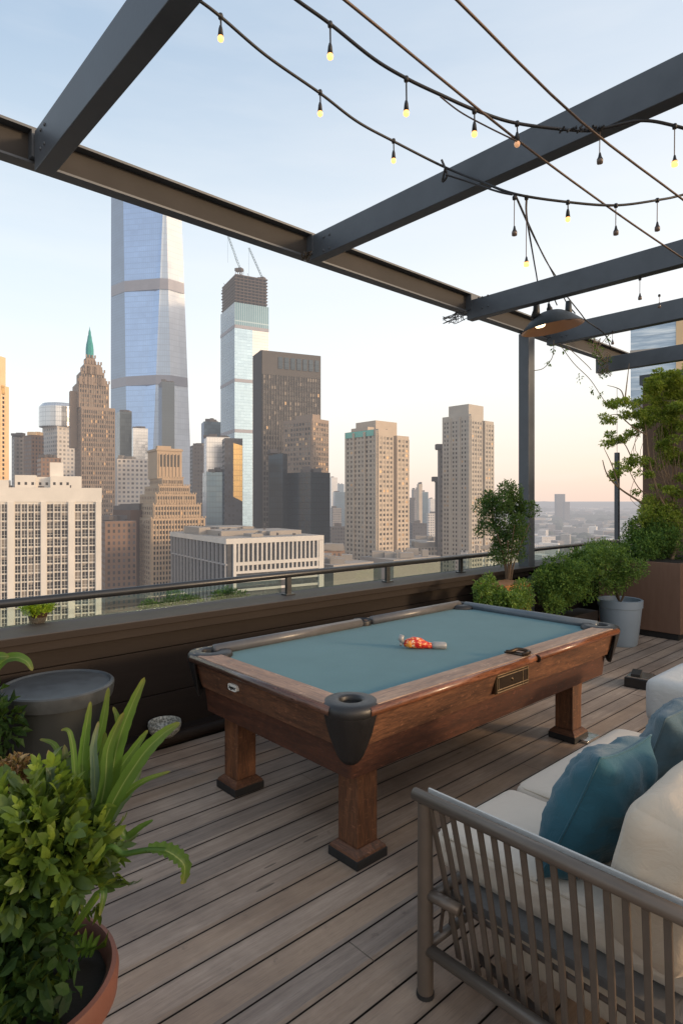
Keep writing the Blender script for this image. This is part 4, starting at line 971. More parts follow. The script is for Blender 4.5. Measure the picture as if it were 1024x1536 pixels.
#CITY0
# ================================================================== CITY
random.seed(11)
ZG=-110.0
g=MB(); g.add([cam2w(-40000,-3000,ZG),cam2w(40000,-3000,ZG),cam2w(40000,45000,ZG),cam2w(-40000,45000,ZG)],[(0,1,2,3)]); g.build('ground',M['ground'],kind='structure')
def solve(C,dv,u):
    k=(u-512)/F; return (k*C[1]-C[0])/(dv[0]-k*dv[1])
class B:
    """one box volume seen corner-on: left face runs to uL, right face to uR, corner at uC"""
    def __init__(s,uL,uC,uR,v,d,ang,z0=ZG,C=None,la=None,lb=None,zt=None):
        s.C=C or ((uC-512)/F*d,d)
        if la is None and lb is None:
            for k in range(24):
                an=R(ang); A_=(math.cos(an),math.sin(an)); B_=(-math.sin(an),math.cos(an)); l1,l2=solve(s.C,A_,uR),solve(s.C,B_,uL)
                if l1<=0: ang-=3
                elif l2<=0 or l2>1.6*l1: ang+=3
                else: break
            else: ang=ang; 
        s.ang=ang; an=R(ang); s.a=(math.cos(an),math.sin(an)); s.b=(-math.sin(an),math.cos(an))
        s.la=la if la is not None else solve(s.C,s.a,uR); s.lb=lb if lb is not None else solve(s.C,s.b,uL)
        s.zt=zt if zt is not None else H+(750-v)/F*s.C[1]; s.z0=z0
    def pt(s,x,y): return (s.C[0]+s.a[0]*x+s.b[0]*y, s.C[1]+s.a[1]*x+s.b[1]*y)
    def w(s,x,y,z): p=s.pt(x,y); return cam2w(p[0],p[1],z)
    def vol(s,mb,x0=0,x1=None,y0=0,y1=None,z0=None,z1=None,m=0,mt=None):
        x1=s.la if x1 is None else x1; y1=s.lb if y1 is None else y1; z0=s.z0 if z0 is None else z0; z1=s.zt if z1 is None else z1
        mb.prism([s.w(x0,y0,0),s.w(x1,y0,0),s.w(x1,y1,0),s.w(x0,y1,0)],z0,z1,m,mt)
    def face(s,f):     # origin, direction, length, outward
        if f=='a': return s.C,s.a,s.la,(s.a[1],-s.a[0])
        return s.C,s.b,s.lb,(-s.a[0],-s.a[1])
def facade(root,s,f,zt,zb,cols,fh,wf=.5,hf=.55,rib=.35,sp=.15,m0=0.03,m1=None,wts=(5,3,1.2,.5),ind=0,wallmb=None,x0=0,x1=None,wm=0):
    C,dv,L,n=s.face(f); x1=L if x1 is None else x1; m1=m0 if m1 is None else m1
    a0=x0+(x1-x0)*m0; a1=x1-(x1-x0)*m1; cw=(a1-a0)/cols; rows=int((zt-zb)/fh)
    def q(x,z,o): return cam2w(C[0]+dv[0]*x+n[0]*o,C[1]+dv[1]*x+n[1]*o,z)
    rest=MB(); cnt=0; protos={}
    ww,wh=cw*wf,fh*hf
    for r in range(rows):
        for c in range(cols):
            cx=a0+cw*(c+.5); cz=zt-fh*(r+.5); k=random.choices(range(4),wts)[0]
            if cnt<ind:
                if k not in protos:
                    mb=MB(); o=q(0,0,.0); mb.add([q(-ww/2,-wh/2,0)-o,q(ww/2,-wh/2,0)-o,q(ww/2,wh/2,0)-o,q(-ww/2,wh/2,0)-o],[(0,1,2,3)])
                    me=bpy.data.meshes.new('window'); me.from_pydata([tuple(p) for p in mb.v],[],mb.f); me.materials.append(WG[k]); protos[k]=me
                ob=bpy.data.objects.new('window',protos[k]); COL.objects.link(ob); ob.parent=root; ob.location=q(cx,cz,.06)-ORG[root.name]; cnt+=1
            else: rest.add([q(cx-ww/2,cz-wh/2,.06),q(cx+ww/2,cz-wh/2,.06),q(cx+ww/2,cz+wh/2,.06),q(cx-ww/2,cz+wh/2,.06)],[(0,1,2,3)],k)
    if rest.f: rest.build('window_rows',WG,root,kind='stuff')
    if wallmb is not None:
        pw_=cw*(1-wf)*.62
        if rib:
            for c in range(cols+1):
                x=a0+cw*c; ps=[q(x-pw_/2,0,0),q(x+pw_/2,0,0),q(x+pw_/2,0,rib),q(x-pw_/2,0,rib)]
                wallmb.prism([ps[3],ps[2],ps[1],ps[0]],zb,zt,wm)
        if sp:
            for r in range(rows+1):
                z=zt-fh*r; hh=fh*(1-hf)*.4; ps=[q(a0,0,0),q(a1,0,0),q(a1,0,sp),q(a0,0,sp)]
                wallmb.prism([ps[3],ps[2],ps[1],ps[0]],z-hh,z+hh,wm)
def bthing(name,label,s,cat='building',group=None):
    p=s.w(0,0,s.z0); return thing(name,label,cat,tuple(p),group)
def clutter(mb,s,n,z,hmax=3,m=0,ma=.1,smin=1.2,smax=5):
    for _ in range(n):
        x=random.uniform(ma,1-ma)*s.la; y=random.uniform(ma,1-ma)*s.lb; a,b=random.uniform(smin,smax),random.uniform(smin,smax)
        mb.obox(s.w(x,y,z+hmax/2*random.uniform(.4,1)),a,b,hmax*random.uniform(.4,1),math.atan2(FY,FX)+R(90)*0,m)

# 1 golden tower at the left edge
s=B(-60,-12,14,530,420,35); t=bthing('gold_tower','narrow sunlit golden tower cut off by the left edge of the picture',s)
mb=MB(); s.vol(mb,z1=s.zt-20); s.vol(mb,0,s.la*.80,0,s.lb,s.zt-20,s.zt); facade(t,s,'a',s.zt-24,ZG+60,2,3.1,.40,.6,.3,.1,.25,.2,(6,2,.5,.2),60,mb); mb.build('wall',M['s_sunlit'],t)
q=MB(); 
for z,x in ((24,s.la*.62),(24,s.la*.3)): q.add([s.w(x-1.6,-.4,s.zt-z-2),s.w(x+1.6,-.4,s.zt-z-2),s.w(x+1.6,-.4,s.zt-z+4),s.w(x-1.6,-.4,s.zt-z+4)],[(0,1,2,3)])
q.build('glint_patch',M['glintpaint'],t)  # sun glint painted as gold quads on the facade
# 2 white gridded building
s=B(-160,-150,152,731,222,22,la=solve(((-150-512)/F*222,222),(math.cos(R(22)),math.sin(R(22))),152),lb=45); t=bthing('white_office','cream white office block with tall mullioned glass bays at the left',s)
mb=MB(); s.vol(mb,m=0,mt=1); s.vol(mb,-.25,s.la+.25,-.3,.2,s.zt-5.3,s.zt+.25,0)
px2=lambda u: solve(s.C,s.a,u)
piers=[(-149,-140),(-110,-100),(-75,-62),(-28,-18),(12,22),(62,70),(103,112),(144,152.5)]
zt_=s.zt-6.2
for a,b in piers:
    s.vol(mb,px2(a),px2(b),-.9,.3,ZG+30,s.zt-5.3,0)
def bay(a,b,n):
    x0,x1=px2(a),px2(b); st=(x1-x0)/n
    for i in range(n):
        wq=MB(); xa,xb=x0+st*i+.25,x0+st*(i+1)-.25; ya=-.08
        rows=20; fh=3.35
        for r in range(rows):
            z1=zt_-r*fh; z0=z1-fh+.55; 
            for h in range(1):
                xm0=xa+.04; xm1=xb-.04; k=random.choices((0,1,2),(6,3,.7))[0]
                wq.add([s.w(xm0,ya,z0),s.w(xm1,ya,z0),s.w(xm1,ya,z1),s.w(xm0,ya,z1)],[(0,1,2,3)],k)
                xm=(xm0+xm1)/2; wq.add([s.w(xm-.07,ya-.03,z0),s.w(xm+.07,ya-.03,z0),s.w(xm+.07,ya-.03,z1),s.w(xm-.07,ya-.03,z1)],[(0,1,2,3)],3); zm_=z0+(z1-z0)*.35; wq.add([s.w(xm0,ya-.03,zm_),s.w(xm1,ya-.03,zm_),s.w(xm1,ya-.03,zm_+.12),s.w(xm0,ya-.03,zm_+.12)],[(0,1,2,3)],3)
                if random.random()<.4: wq.add([s.w(xm0,ya-.02,z1-1.2*random.random()),s.w(xm1,ya-.02,z1-1.2*random.random()),s.w(xm1,ya-.02,z1),s.w(xm0,ya-.02,z1)],[(0,1,2,3)],2)
        wq.build('window',WG[:3]+[M['s_white']],t)
        if i: s.vol(mb,xa-.36,xa-.08,-.55,.2,ZG+30,zt_+.3,0)
    for r in range(21): s.vol(mb,x0,x1,-.22,0,zt_-r*3.35-3.2,zt_-r*3.35-2.95,0 if r%5 else 0)
for a,b,n in ((-140,-110,3),(-100,-75,3),(-62,-28,3),(-18,12,3),(22,62,4),(70,103,3),(112,144,3)): bay(a,b,n)
mb.build('wall',[M['s_white'],M['roof']],t)
mb=MB()
for a,b,v,y0,y1 in ((20,52,709,6,14),(52,75,711,8,15),(75,122,710,4,13),(73,93,690,9,17),(-60,10,716,6,14)):
    k=(a-512)/F; s.vol(mb,px2(a)*1.0,px2(b),y0,y1,s.zt,s.zt+(731-v)/F*262-1.0,0)
    for k_ in range(3): s.vol(mb,px2(a)+1+k_*2.4,px2(a)+1.9+k_*2.4,y0-.05,y0,s.zt+1.4,s.zt+2.5,1)
mb.build('roof_house',[M['s_white'],M['g_dark']],t)
mb=MB(); clutter(mb,s,26,s.zt,1.8,0,.06,.8,3); mb.build('roof_units',M['roofd'],t)
# 3 small blocks
def plain(name,label,uL,uC,uR,v,d,ang,mt,roofm='roofd',ind=0,group=None,cl=4):
    s=B(uL,uC,uR,v,d,ang); t=bthing(name,label,s,group=group); mb=MB(); s.vol(mb,m=0,mt=1)
    mb.build('wall',[M[mt],M[roofm]],t); c=MB(); clutter(c,s,cl,s.zt,4,0,.15,3,8); c.build('roof_units',M[roofm],t); return s,t
plain('brick_block','dark blue grey block with gridded windows right of the gold tower',18,22,40,655,520,20,'grid3')
plain('brick_block','red brown block with sunlit top beside the glass topped tower',36,48,66,652,500,35,'grid2','s_sunlit')  # sunlight on the top painted by the roof colour
plain('low_block','small brown stepped block in front of the glass topped tower',56,62,92,686,430,15,'grid2')
# 4 glass topped rounded tower
s=B(64,86,118,610,520,38); t=bthing('glass_topped_tower','tower with a curved grey glass crown beside the green spired tower',s)
mb=MB(); s.vol(mb); mb.build('wall',M['grid5'],t)
c0_=s.pt(s.la*.5,s.lb*.5); rr=max(s.la,s.lb)*.62; mb=MB(); 
cw_=cam2w(c0_[0],c0_[1],0); mb.lathe([(rr,s.zt-16),(rr,s.zt+1),(rr*.85,s.zt+4),(rr*.5,s.zt+5),(0,s.zt+5)],(cw_.x,cw_.y,0),24); mb.build('glass_crown',M['pglass'],t)
# 5 art deco tower with green spire
s=B(113,122,173,609,455,17); t=bthing('spired_tower','brown art deco skyscraper stepping up to a green copper spire',s)
mb=MB(); s.vol(mb); facade(t,s,'a',s.zt-2,ZG+40,15,3.5,.5,.58,.5,.15,.02,None,(5,3,2,.6),100,mb); facade(t,s,'b',s.zt-2,ZG+40,6,3.5,.5,.58,.4,.15,.05,None,(5,3,1,.2),0,mb)
tiers=[]
def tier(uL,uC,uR,v,zb,cols,fh=3.5):
    d=s.C[1]+ (uC-122)*.22+6
    q=B(uL,uC,uR,v,d,s.ang,z0=zb); q.vol(mb)
    if cols: facade(t,q,'a',q.zt-1.5,zb,cols,fh,.45,.6,.45,.1,.03,None,(5,3,2,.5),0,mb)
    # buttress tips
    for i in range(cols+1): q.vol(mb,q.la*i/max(cols,1)-.5,q.la*i/max(cols,1)+.5,-.6,.4,q.zt,q.zt+2.2)
    return q
q1=tier(109,118,164,572,s.zt,12); q1b=B(104,106,116,586,s.C[1]+8,s.ang,z0=s.zt-30); q1b.vol(mb); q2=tier(115,122,157,556,q1.zt,9); q3=tier(121,127,152,545,q2.zt,6); q4=tier(126,130,143,536,q3.zt,3)
for i in range(8):
    for qq in (q1,q2):
        x=qq.la*random.random(); qq.vol(mb,x,x+2,-1,1,qq.zt-2,qq.zt+4)
mb.build('wall',M['s_deco'],t)
cc=q4.pt(q4.la*.5,q4.lb*.4); cw_=cam2w(cc[0],cc[1],0); Z=lambda v:H+(750-v)/F*cc[1]
mb=MB(); mb.lathe([(3.0,Z(537)),(3.0,Z(524)),(2.6,Z(517)),(1.9,Z(511)),(1.5,Z(505)),(1.1,Z(503)),(.9,Z(498)),(.3,Z(494)),(0,Z(489))],(cw_.x,cw_.y,0),8); mb.build('spire',M['verd'],t)
# 6 tallest faceted glass tower
t=thing('faceted_skyscraper','tallest tapering blue and silver glass skyscraper, its top behind the long beam','building',tuple(P(222,750,900)))
zt_=H+(750-286)/F*900; zb_=ZG
top=[(167,915),(185,895),(246,885),(249,886),(271,905)]; bot=[(166,925),(193,895),(222,880),(263,884),(293,905)]
def ring(lst,z):
    out=[]
    for u,d in lst: k=(u-512)/F*d; out.append(cam2w(k,d,z))
    uL,dL=lst[0];uR,dR=lst[-1]
    out.append(cam2w((uR-512)/F*(dR+75)-8,dR+75,z)); out.append(cam2w((uL-512)/F*(dL+70)+8,dL+70,z)); return out
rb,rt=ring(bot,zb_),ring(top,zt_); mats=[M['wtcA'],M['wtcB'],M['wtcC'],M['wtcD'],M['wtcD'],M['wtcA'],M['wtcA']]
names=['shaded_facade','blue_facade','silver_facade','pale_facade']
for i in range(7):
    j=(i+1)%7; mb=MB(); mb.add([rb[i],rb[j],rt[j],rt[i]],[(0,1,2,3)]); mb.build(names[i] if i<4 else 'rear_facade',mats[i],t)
mb=MB(); mb.add(rt,[tuple(range(7))]); mb.build('roof',M['roofd'],t)
for v0,v1 in ((420,436),(564,578)):
    mb=MB(); 
    for i in range(4):
        pr=[]
        for v,o in ((v1,1),(v0,1)):
            z=H+(750-v)/F*890; k=(z-zb_)/(zt_-zb_); pr.append([rb[m].lerp(rt[m],k) for m in (i,i+1)])
        tocam=(Vector((0,0,0))-Vector((pr[0][0].x,pr[0][0].y,0))).normalized()*1.2
        mb.add([pr[0][0]+tocam,pr[0][1]+tocam,pr[1][1]+tocam,pr[1][0]+tocam],[(0,1,2,3)])
    mb.build('mechanical_floor',M['wtcband'],t)
plain('dark_reflection','dark glass tower between the spired tower and the tallest skyscraper',174,180,198,617,620,15,'dglass')  # solid block added for a reflection in the tallest tower's glass
plain('slim_reflection','slim grey tower mirrored against the foot of the tallest skyscraper',238,243,262,572,840,10,'dglass')  # tower reflection in the glass, shaped as a solid block
plain('pale_reflection','pale narrow block at the foot of the tallest skyscraper',197,200,222,642,780,5,'pglass')  # pale reflection in the tower glass, added as a block
s,_=plain('gridded_block','long pale grey gridded block behind the tan stepped tower',168,176,226,688,500,12,'grid5','roof',cl=8)
plain('brown_block','reddish brown windowless block right of the white office',150,158,205,782,330,8,'grid2')
plain('brown_block','shadowed brown block low between white office and tan tower',170,196,215,765,345,30,'s_red')
# 9 tan stepped tower
s=B(199,227,308,806,330,20); t=bthing('stepped_tower','tan stepped stone tower with a flat crown, left of the finned building',s)
mb=MB()
def st(v,ins,zb,ra=0,cols=0,insr=None):
    q=B(0,0,0,v,0,s.ang,z0=zb,C=s.pt(ins,ins),la=s.la-ins-(ins if insr is None else insr),lb=s.lb-ins*2,zt=H+(750-v)/F*s.C[1]); q.vol(mb); return q
zb=ZG
lev=[(778,0.0),(757,1.6),(741,3.4),(728,5.6),(716,8.0)]; prev=ZG; lw=[]
for v,ins in lev: q=st(v,ins,prev,insr=ins*1.25); lw.append((q,prev)); prev=q.zt
for i,(q,zb) in enumerate(lw):
    zb2=max(zb,-70)
    facade(t,q,'a',q.zt-.7,zb2,17-i,2.75,.50,.60,.45,.15,.03,None,(6,2,.7,.3),100 if i==0 else 0,mb); facade(t,q,'b',q.zt-.7,zb2,9,2.75,.42,.55,.2,.1,.05,None,(6,2,.5,.1),0,mb)
    for k in range(18-i): q.vol(mb,q.la*(k/(17-i))-.3,q.la*(k/(17-i))+.3,-.3,.3,q.zt,q.zt+.9)
mb.build('wall',M['s_brown'],t)
q=lw[-1][0]; cr=B(222,236,273,672,q.C[1]+5,s.ang,z0=prev); mb=MB(); cr.vol(mb); cr.vol(mb,-.5,cr.la+.5,-.5,cr.lb+.5,cr.zt-1.4,cr.zt-.4); cr.vol(mb,cr.la*.05,cr.la*.6,2,6,cr.zt,cr.zt+1.5)
facade(t,cr,'a',cr.zt-3,cr.z0+1,6,8,.5,.85,.5,0,.08,None,(6,1,0,0),6,mb); mb.build('crown',M['s_brown'],t)
# 11 finned building
s=B(259,341,481,812,250,31); t=bthing('finned_building','low white building wrapped in tall vertical fins over dark glass',s)
s.zt=H+(750-808)/F*250
mb=MB(); s.vol(mb,0,s.la,0,s.lb,z1=s.zt-.2,m=1,mt=2); s.vol(mb,-1,s.la+1,-1,s.lb+1,s.zt-2.2,s.zt,0,2)
nf=20; x_in=s.la*.06
zm=s.zt-10.3
s.vol(mb,x_in,s.la+.9,-.9,.2,zm-.9,zm+.5,0)
for i in range(nf+1):
    x=x_in+(s.la-x_in)*i/nf; s.vol(mb,x-.32,x+.32,-.95,.3,zm,s.zt-2.2,0); s.vol(mb,x-.35,x+.35,-.75,.3,zm-3.2,zm,0)
s.vol(mb,x_in,s.la+.9,-.9,.2,zm-4.2,zm-3.2,0); s.vol(mb,s.la-1.5,s.la+1,-1,.5,ZG,s.zt-2,0); s.vol(mb,x_in-.4,x_in+.9,-1,.5,ZG,s.zt-2.2,0)
nb=15
for i in range(nb+1):
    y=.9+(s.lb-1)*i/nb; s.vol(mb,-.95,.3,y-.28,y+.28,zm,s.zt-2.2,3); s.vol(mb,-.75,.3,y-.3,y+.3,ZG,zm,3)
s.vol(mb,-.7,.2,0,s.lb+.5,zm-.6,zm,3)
for z in range(8): s.vol(mb,x_in,s.la+.5,-.5,.2,zm-8-z*3.6,zm-7-z*3.6,0)
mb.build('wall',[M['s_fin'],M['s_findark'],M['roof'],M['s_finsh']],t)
for i in range(nf):
    x=x_in+(s.la-x_in)*i/nf; w_=MB(); w_.add([s.w(x+.45,-.06,zm+.5),s.w(x+(s.la-x_in)/nf-.45,-.06,zm+.5),s.w(x+(s.la-x_in)/nf-.45,-.06,s.zt-2.3),s.w(x+.45,-.06,s.zt-2.3)],[(0,1,2,3)]); w_.build('window',M['s_findark'],t)
for i in range(nb):
    y=.9+(s.lb-1)*i/nb; y2=.9+(s.lb-1)*(i+1)/nb; w_=MB(); w_.add([s.w(-.06,y2-.45,zm+.3),s.w(-.06,y+.45,zm+.3),s.w(-.06,y+.45,s.zt-2.3),s.w(-.06,y2-.45,s.zt-2.3)],[(0,1,2,3)]); w_.build('window',M['g_mid'] if i%3 else M['s_findark'],t)
mb=MB()
for x0,x1,y0,y1,h in ((.1,.5,.25,.6,3.5),(.5,.95,.2,.55,3.0),(.3,.7,.6,.9,4.5),(.02,.14,.5,.8,5.2),(.55,.62,.15,.2,3),(.3,.42,.08,.2,2.0)):
    s.vol(mb,s.la*x0,s.la*x1,s.lb*y0,s.lb*y1,s.zt,s.zt+h*.62)
mb.build('roof_house',M['roof'],t); mb=MB(); clutter(mb,s,40,s.zt,1.6,0,.08,.6,2.6); clutter(mb,s,14,s.zt+1.6,1.4,0,.2,.8,2); mb.build('roof_units',M['roofd'],t)
# 12 cluster
plain('blue_block','blue grey block with flat top left of the tower with cranes',302,306,331,632,640,8,'bglass')
plain('dark_block','dark narrow block beside the blue grey block',285,289,306,668,560,10,'grid4')
plain('glass_block','pale glass office with blue lower floors left of the crane tower',306,310,345,655,470,6,'pglass')
plain('low_block','blue glass podium in front of the pale glass office',304,310,338,708,440,6,'bglass')
s=B(333,337,364,657,440,14); t=bthing('dark_framed_block','dark framed block reflecting a golden strip of sunset',s); mb=MB(); s.vol(mb); mb.build('wall',M['grid4'],t)
mb=MB(); mb.add([s.w(s.la*.48,-.3,H+(750-745)/F*440),s.w(s.la*.98,-.3,H+(750-752)/F*440),s.w(s.la*.98,-.3,H+(750-668)/F*440),s.w(s.la*.48,-.3,H+(750-664)/F*440)],[(0,1,2,3)]); mb.build('sunset_reflection',M['glintpaint'],t)  # sunset reflection painted as a gold quad over the facade
# 13 tower under construction
s=B(331,352,403,453,820,28); 
t=bthing('crane_tower','slender blue glass tower still under construction, cranes on its open top floors',s)
m_=s.la*.52
zt_=s.zt; z1_=zt_-34
for nm,f,x0,x1,mt in (('left_facade','b',0,s.lb,'ctA'),('blue_facade','a',0,m_,'ctB'),('white_facade','a',m_,s.la,'ctC')):
    C,dv,L,n=s.face(f); q=lambda x,z,o=0:cam2w(C[0]+dv[0]*x+n[0]*o,C[1]+dv[1]*x+n[1]*o,z)
    mb=MB(); mb.add([q(x0,ZG),q(x1,ZG),q(x1,z1_),q(x0,z1_)],[(0,1,2,3)] if f=='a' else [(3,2,1,0)]); mb.build(nm,M[mt],t)
    mb=MB(); mb.add([q(x0,z1_),q(x1,z1_),q(x1,zt_),q(x0,zt_)],[(0,1,2,3)] if f=='a' else [(3,2,1,0)]); mb.build('louvred_band',M['ctband' if nm!='left_facade' else 'ctA'],t)
    for v in (570,646,489):
        mb=MB(); z=H+(750-v)/F*820; mb.add([q(x0,z-2.2,.5),q(x1,z-2.2,.5),q(x1,z+2.2,.5),q(x0,z+2.2,.5)],[(0,1,2,3)] if f=='a' else [(3,2,1,0)])
        mb.build('mechanical_floor',M['wtcband'],t)
mb=MB(); s.vol(mb,.6,s.la-.6,.6,s.lb-.6,ZG,zt_-.5); mb.build('core',M['ctA'],t)
mb=MB(); zc=zt_
ztop=H+(750-410)/F*820; nfl=9; fhh=(ztop-zc)/nfl
for i in range(nfl):
    j=random.uniform(-.8,.8); s.vol(mb,1+j,s.la-1,1,s.lb-1,zc+i*fhh+fhh-1.3,zc+(i+1)*fhh)
for i in range(nfl):
    for k in range(9):
        x=s.la*(.06+.88*k/8); 
        if i<nfl-1 or random.random()<.6: s.vol(mb,x-.4,x+.4,1.6,2.4,zc+i*fhh,zc+(i+1)*fhh)
    for k in range(5):
        y=s.lb*(.1+.85*k/4); s.vol(mb,1.6,2.4,y-.4,y+.4,zc+i*fhh,zc+(i+1)*fhh)
s.vol(mb,s.la*.25,s.la*.75,s.lb*.3,s.lb*.8,zc,ztop-2)
for k in range(26):
    x,y=random.random()*s.la,random.random()*s.lb; a=s.w(x,y,ztop-1); mb.tube([a,a+Vector((random.uniform(-5,5),random.uniform(-5,5),random.uniform(2,9)))],.35,4)
mb.build('open_floors',M['rust'],t)
def crane(label,x,y,zb,h,ja,jl,jang):
    b=s.w(x,y,zb); t=thing('tower_crane',label,'crane',tuple(b)); mb=MB()
    def lattice(a,c,wd,nseg,r):
        a,c=Vector(a),Vector(c); d=(c-a).normalized(); sd_=d.cross(Vector((FX,FY,0))).normalized()*wd; up=d.cross(sd_).normalized()*wd
        cs=[a+sd_+up,a+sd_-up,a-sd_-up,a-sd_+up]
        for o in cs: mb.tube([o,o+(c-a)],r,4)
        for i in range(nseg):
            p=(c-a)*i/nseg; q=(c-a)*(i+1)/nseg
            for k in range(4): mb.tube([cs[k]+p,cs[(k+1)%4]+q],r*.7,3)
    lattice(b,b+Vector((0,0,h)),1.2,5,.4); mb.build('mast',M['rust'],t)
    hd_=b+Vector((0,0,h)); mb=MB(); mb.obox(hd_+Vector((0,0,1)),7,5,4,.4); mb.obox(hd_-Vector((RX,RY,0))*ja*-5+Vector((0,0,.5)),6,4,4,.4); mb.build('cab',M['rust'],t)
    mb=MB(); dd=Vector((RX,RY,0))*math.cos(R(jang))*ja+Vector((0,0,math.sin(R(jang)))); lattice(hd_,hd_+dd*jl,1.0,12,.32)
    mb.tube([hd_+dd*jl,hd_+Vector((RX,RY,0))*(-ja)*-6+Vector((0,0,12)),hd_],.25,4); mb.tube([hd_+dd*jl,hd_+dd*jl+Vector((0,0,-38))],.15,3); mb.build('jib',M['crane'],t)
crane('crane in the middle of the unfinished tower, jib leaning left',s.la*.35,s.lb*.4,ztop-2,17,-1,52,70)
crane('crane at the right corner of the unfinished tower, jib leaning left',s.la*.93,s.lb*.2,ztop-6,9,-1,48,66)
# 14 dark slab
s=B(380,393,481,525,470,24); t=bthing('dark_slab_tower','broad dark brown slab skyscraper with fine vertical ribs',s)
mb=MB(); s.vol(mb,mt=1); facade(t,s,'a',s.zt-18,ZG+20,22,3.9,.55,.62,.55,.1,.02,None,(4,4,1.6,.1),100,mb,wm=0)
mb.build('wall',[M['s_slab'],M['roofd']],t); mb=MB()
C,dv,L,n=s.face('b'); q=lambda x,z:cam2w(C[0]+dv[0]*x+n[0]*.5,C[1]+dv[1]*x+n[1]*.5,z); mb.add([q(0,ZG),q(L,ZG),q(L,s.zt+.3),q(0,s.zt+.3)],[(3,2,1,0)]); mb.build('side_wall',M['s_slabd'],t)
for i in range(7):
    x0=s.la*(.27+.104*i); w_=MB(); w_.add([s.w(x0,-.5,s.zt-13),s.w(x0+s.la*.072,-.5,s.zt-13),s.w(x0+s.la*.072,-.5,s.zt-4),s.w(x0,-.5,s.zt-4)],[(0,1,2,3)]); w_.build('top_window',M['dglass'],t)
s=B(425,468,493,627,420,40); t=bthing('brown_tower','brown gridded tower in front of the dark slab',s); mb=MB(); s.vol(mb); s.vol(mb,1,s.la*.5,0.5,s.lb*.6,s.zt,s.zt+2.8); facade(t,s,'b',s.zt-2,-20,9,3.4,.55,.5,.3,.2,.05,None,(2,4,3,.4),0,mb); facade(t,s,'a',s.zt-2,-20,6,3.4,.55,.5,.3,.2,.05,None,(2,3,3,1.2),0,mb); mb.build('wall',M['s_deco'],t)
plain('dark_glass_block','dark teal glass block at the foot of the dark slab',403,424,431,680,405,55,'dglass')
plain('dark_glass_block','wide dark blue glass block low in front of the brown tower',428,466,495,708,395,40,'dglass')
# 17 residential tower A
def resid(name,label,uL,uC,uR,v,d,ang,mt,cols,fh,notch,ph,extra=None):
    s=B(uL,uC,uR,v,d,ang); t=bthing(name,label,s); mb=MB()
    s.vol(mb,0,s.la*.48,0,s.lb); s.vol(mb,s.la*.48,s.la*.60,s.lb*.0+2.5,s.lb); s.vol(mb,s.la*.60,s.la,0,s.lb,z1=s.zt-3)
    facade(t,s,'b',s.zt-3,ZG+10,cols[0],fh,.42,.5,0,.12,.04,None,(5,3,1,.3),100,mb)
    facade(t,s,'a',s.zt-4,ZG+10,cols[1],fh,.45,.5,.25,.12,.04,None,(4,3,2,.8),0,mb,0,s.la*.48); facade(t,s,'a',s.zt-5,ZG+10,cols[2],fh,.45,.5,.25,.12,.04,None,(4,3,2,.8),0,mb,s.la*.60,s.la)
    for k in (0,.33,.66): s.vol(mb,-1.1,.3,s.lb*(k+.02),s.lb*(k+.07),ZG,s.zt-1)
    for (a,b,c_,e,h) in ph: s.vol(mb,s.la*a,s.la*b,s.lb*c_,s.lb*e,s.zt-3.5,s.zt+h)
    mb.build('wall',M[mt],t); c=MB(); clutter(c,s,6,s.zt,2,0,.2,1,3); c.build('roof_units',M['roofd'],t); return s,t
s,t=resid('apartment_tower','beige apartment tower with a green band and stepped roof, right of the dark slab',517,567,613,643,370,40,'s_beige',(8,4,3),2.9,0,[(.25,.95,.3,.9,6.5),(-.0,.2,.3,.8,2)])
mb=MB(); C,dv,L,n=s.face('b'); q=lambda x,z:cam2w(C[0]+dv[0]*x+n[0]*.4,C[1]+dv[1]*x+n[1]*.4,z); mb.add([q(L*.12,s.zt-3.8),q(L*.97,s.zt-3.8),q(L*.97,s.zt-.2),q(L*.12,s.zt-.2)],[(3,2,1,0)]); mb.build('green_band',M['teal_g'],t)
s,t=resid('apartment_tower','grey apartment tower with roof box, left of the small tree',663,706,740,621,400,42,'s_grey',(9,4,3),2.9,0,[(.15,.8,.2,.9,7.5)])
plain('side_tower','slim lower wing attached left of the grey apartment tower',656,658,666,673,425,10,'grid3')
plain('side_tower','lowest slim block left of the grey apartment tower',652,653,660,722,440,10,'grid4')
# 18 distant slim towers and mid distance blocks
for uL,uR,v,d,mt,lab in ((613,621,750,900,'grid4','distant dark low tower right of the beige apartments'),(618,630,734,1200,'grid3','distant slim grey tower, taller one of a pair'),(626,633,726,1000,'s_beige','distant thin beige tower between grey ones'),(632,642,738,1150,'bglass','distant blue tower right of the thin beige one'),
    (643,652,748,1500,'pglass','distant pale tower fading in the haze'),(495,506,716,1700,'pglass','distant hazy tower right of the dark slab'),(500,517,738,1300,'bglass','distant blue block right of the dark slab'),(497,512,762,900,'grid3','distant grey block low beside the beige apartments'),(494,518,790,600,'grid4','dark low block just left of the beige apartments'),(505,516,726,2200,'bglass','farthest hazy block right of the dark slab'),
    (616,640,785,700,'grid4','dark low block between the two apartment towers'),(640,656,770,900,'grid5','pale low block between the two apartment towers')):
    plain('distant_tower',lab,uL-1,uL+2,uR,v,d,12,mt,cl=2)
for i,(uL,uC,uR,v,d,mt,lab) in enumerate(((480,486,517,826,330,'grid2','low brick block with rusty roof beside the finned building'),(610,640,700,812,520,'grid5','white stepped low building between the apartment towers'),(600,622,665,822,430,'grid1','tan low building below the white stepped one'),(700,722,790,812,480,'grid1','wide pale terrace building behind the small tree'),(690,700,745,826,400,'grid5','white low building just above the handrail by the small tree'),
    (540,590,660,840,330,'roof','flat grey roofed building seen through the glass rail'),(440,500,560,848,300,'roof','flat roof with railings seen through the glass right of the finned building'))):
    plain('low_building',lab,uL,uC,uR,v,d,25+i*3,mt,'roof',cl=14)
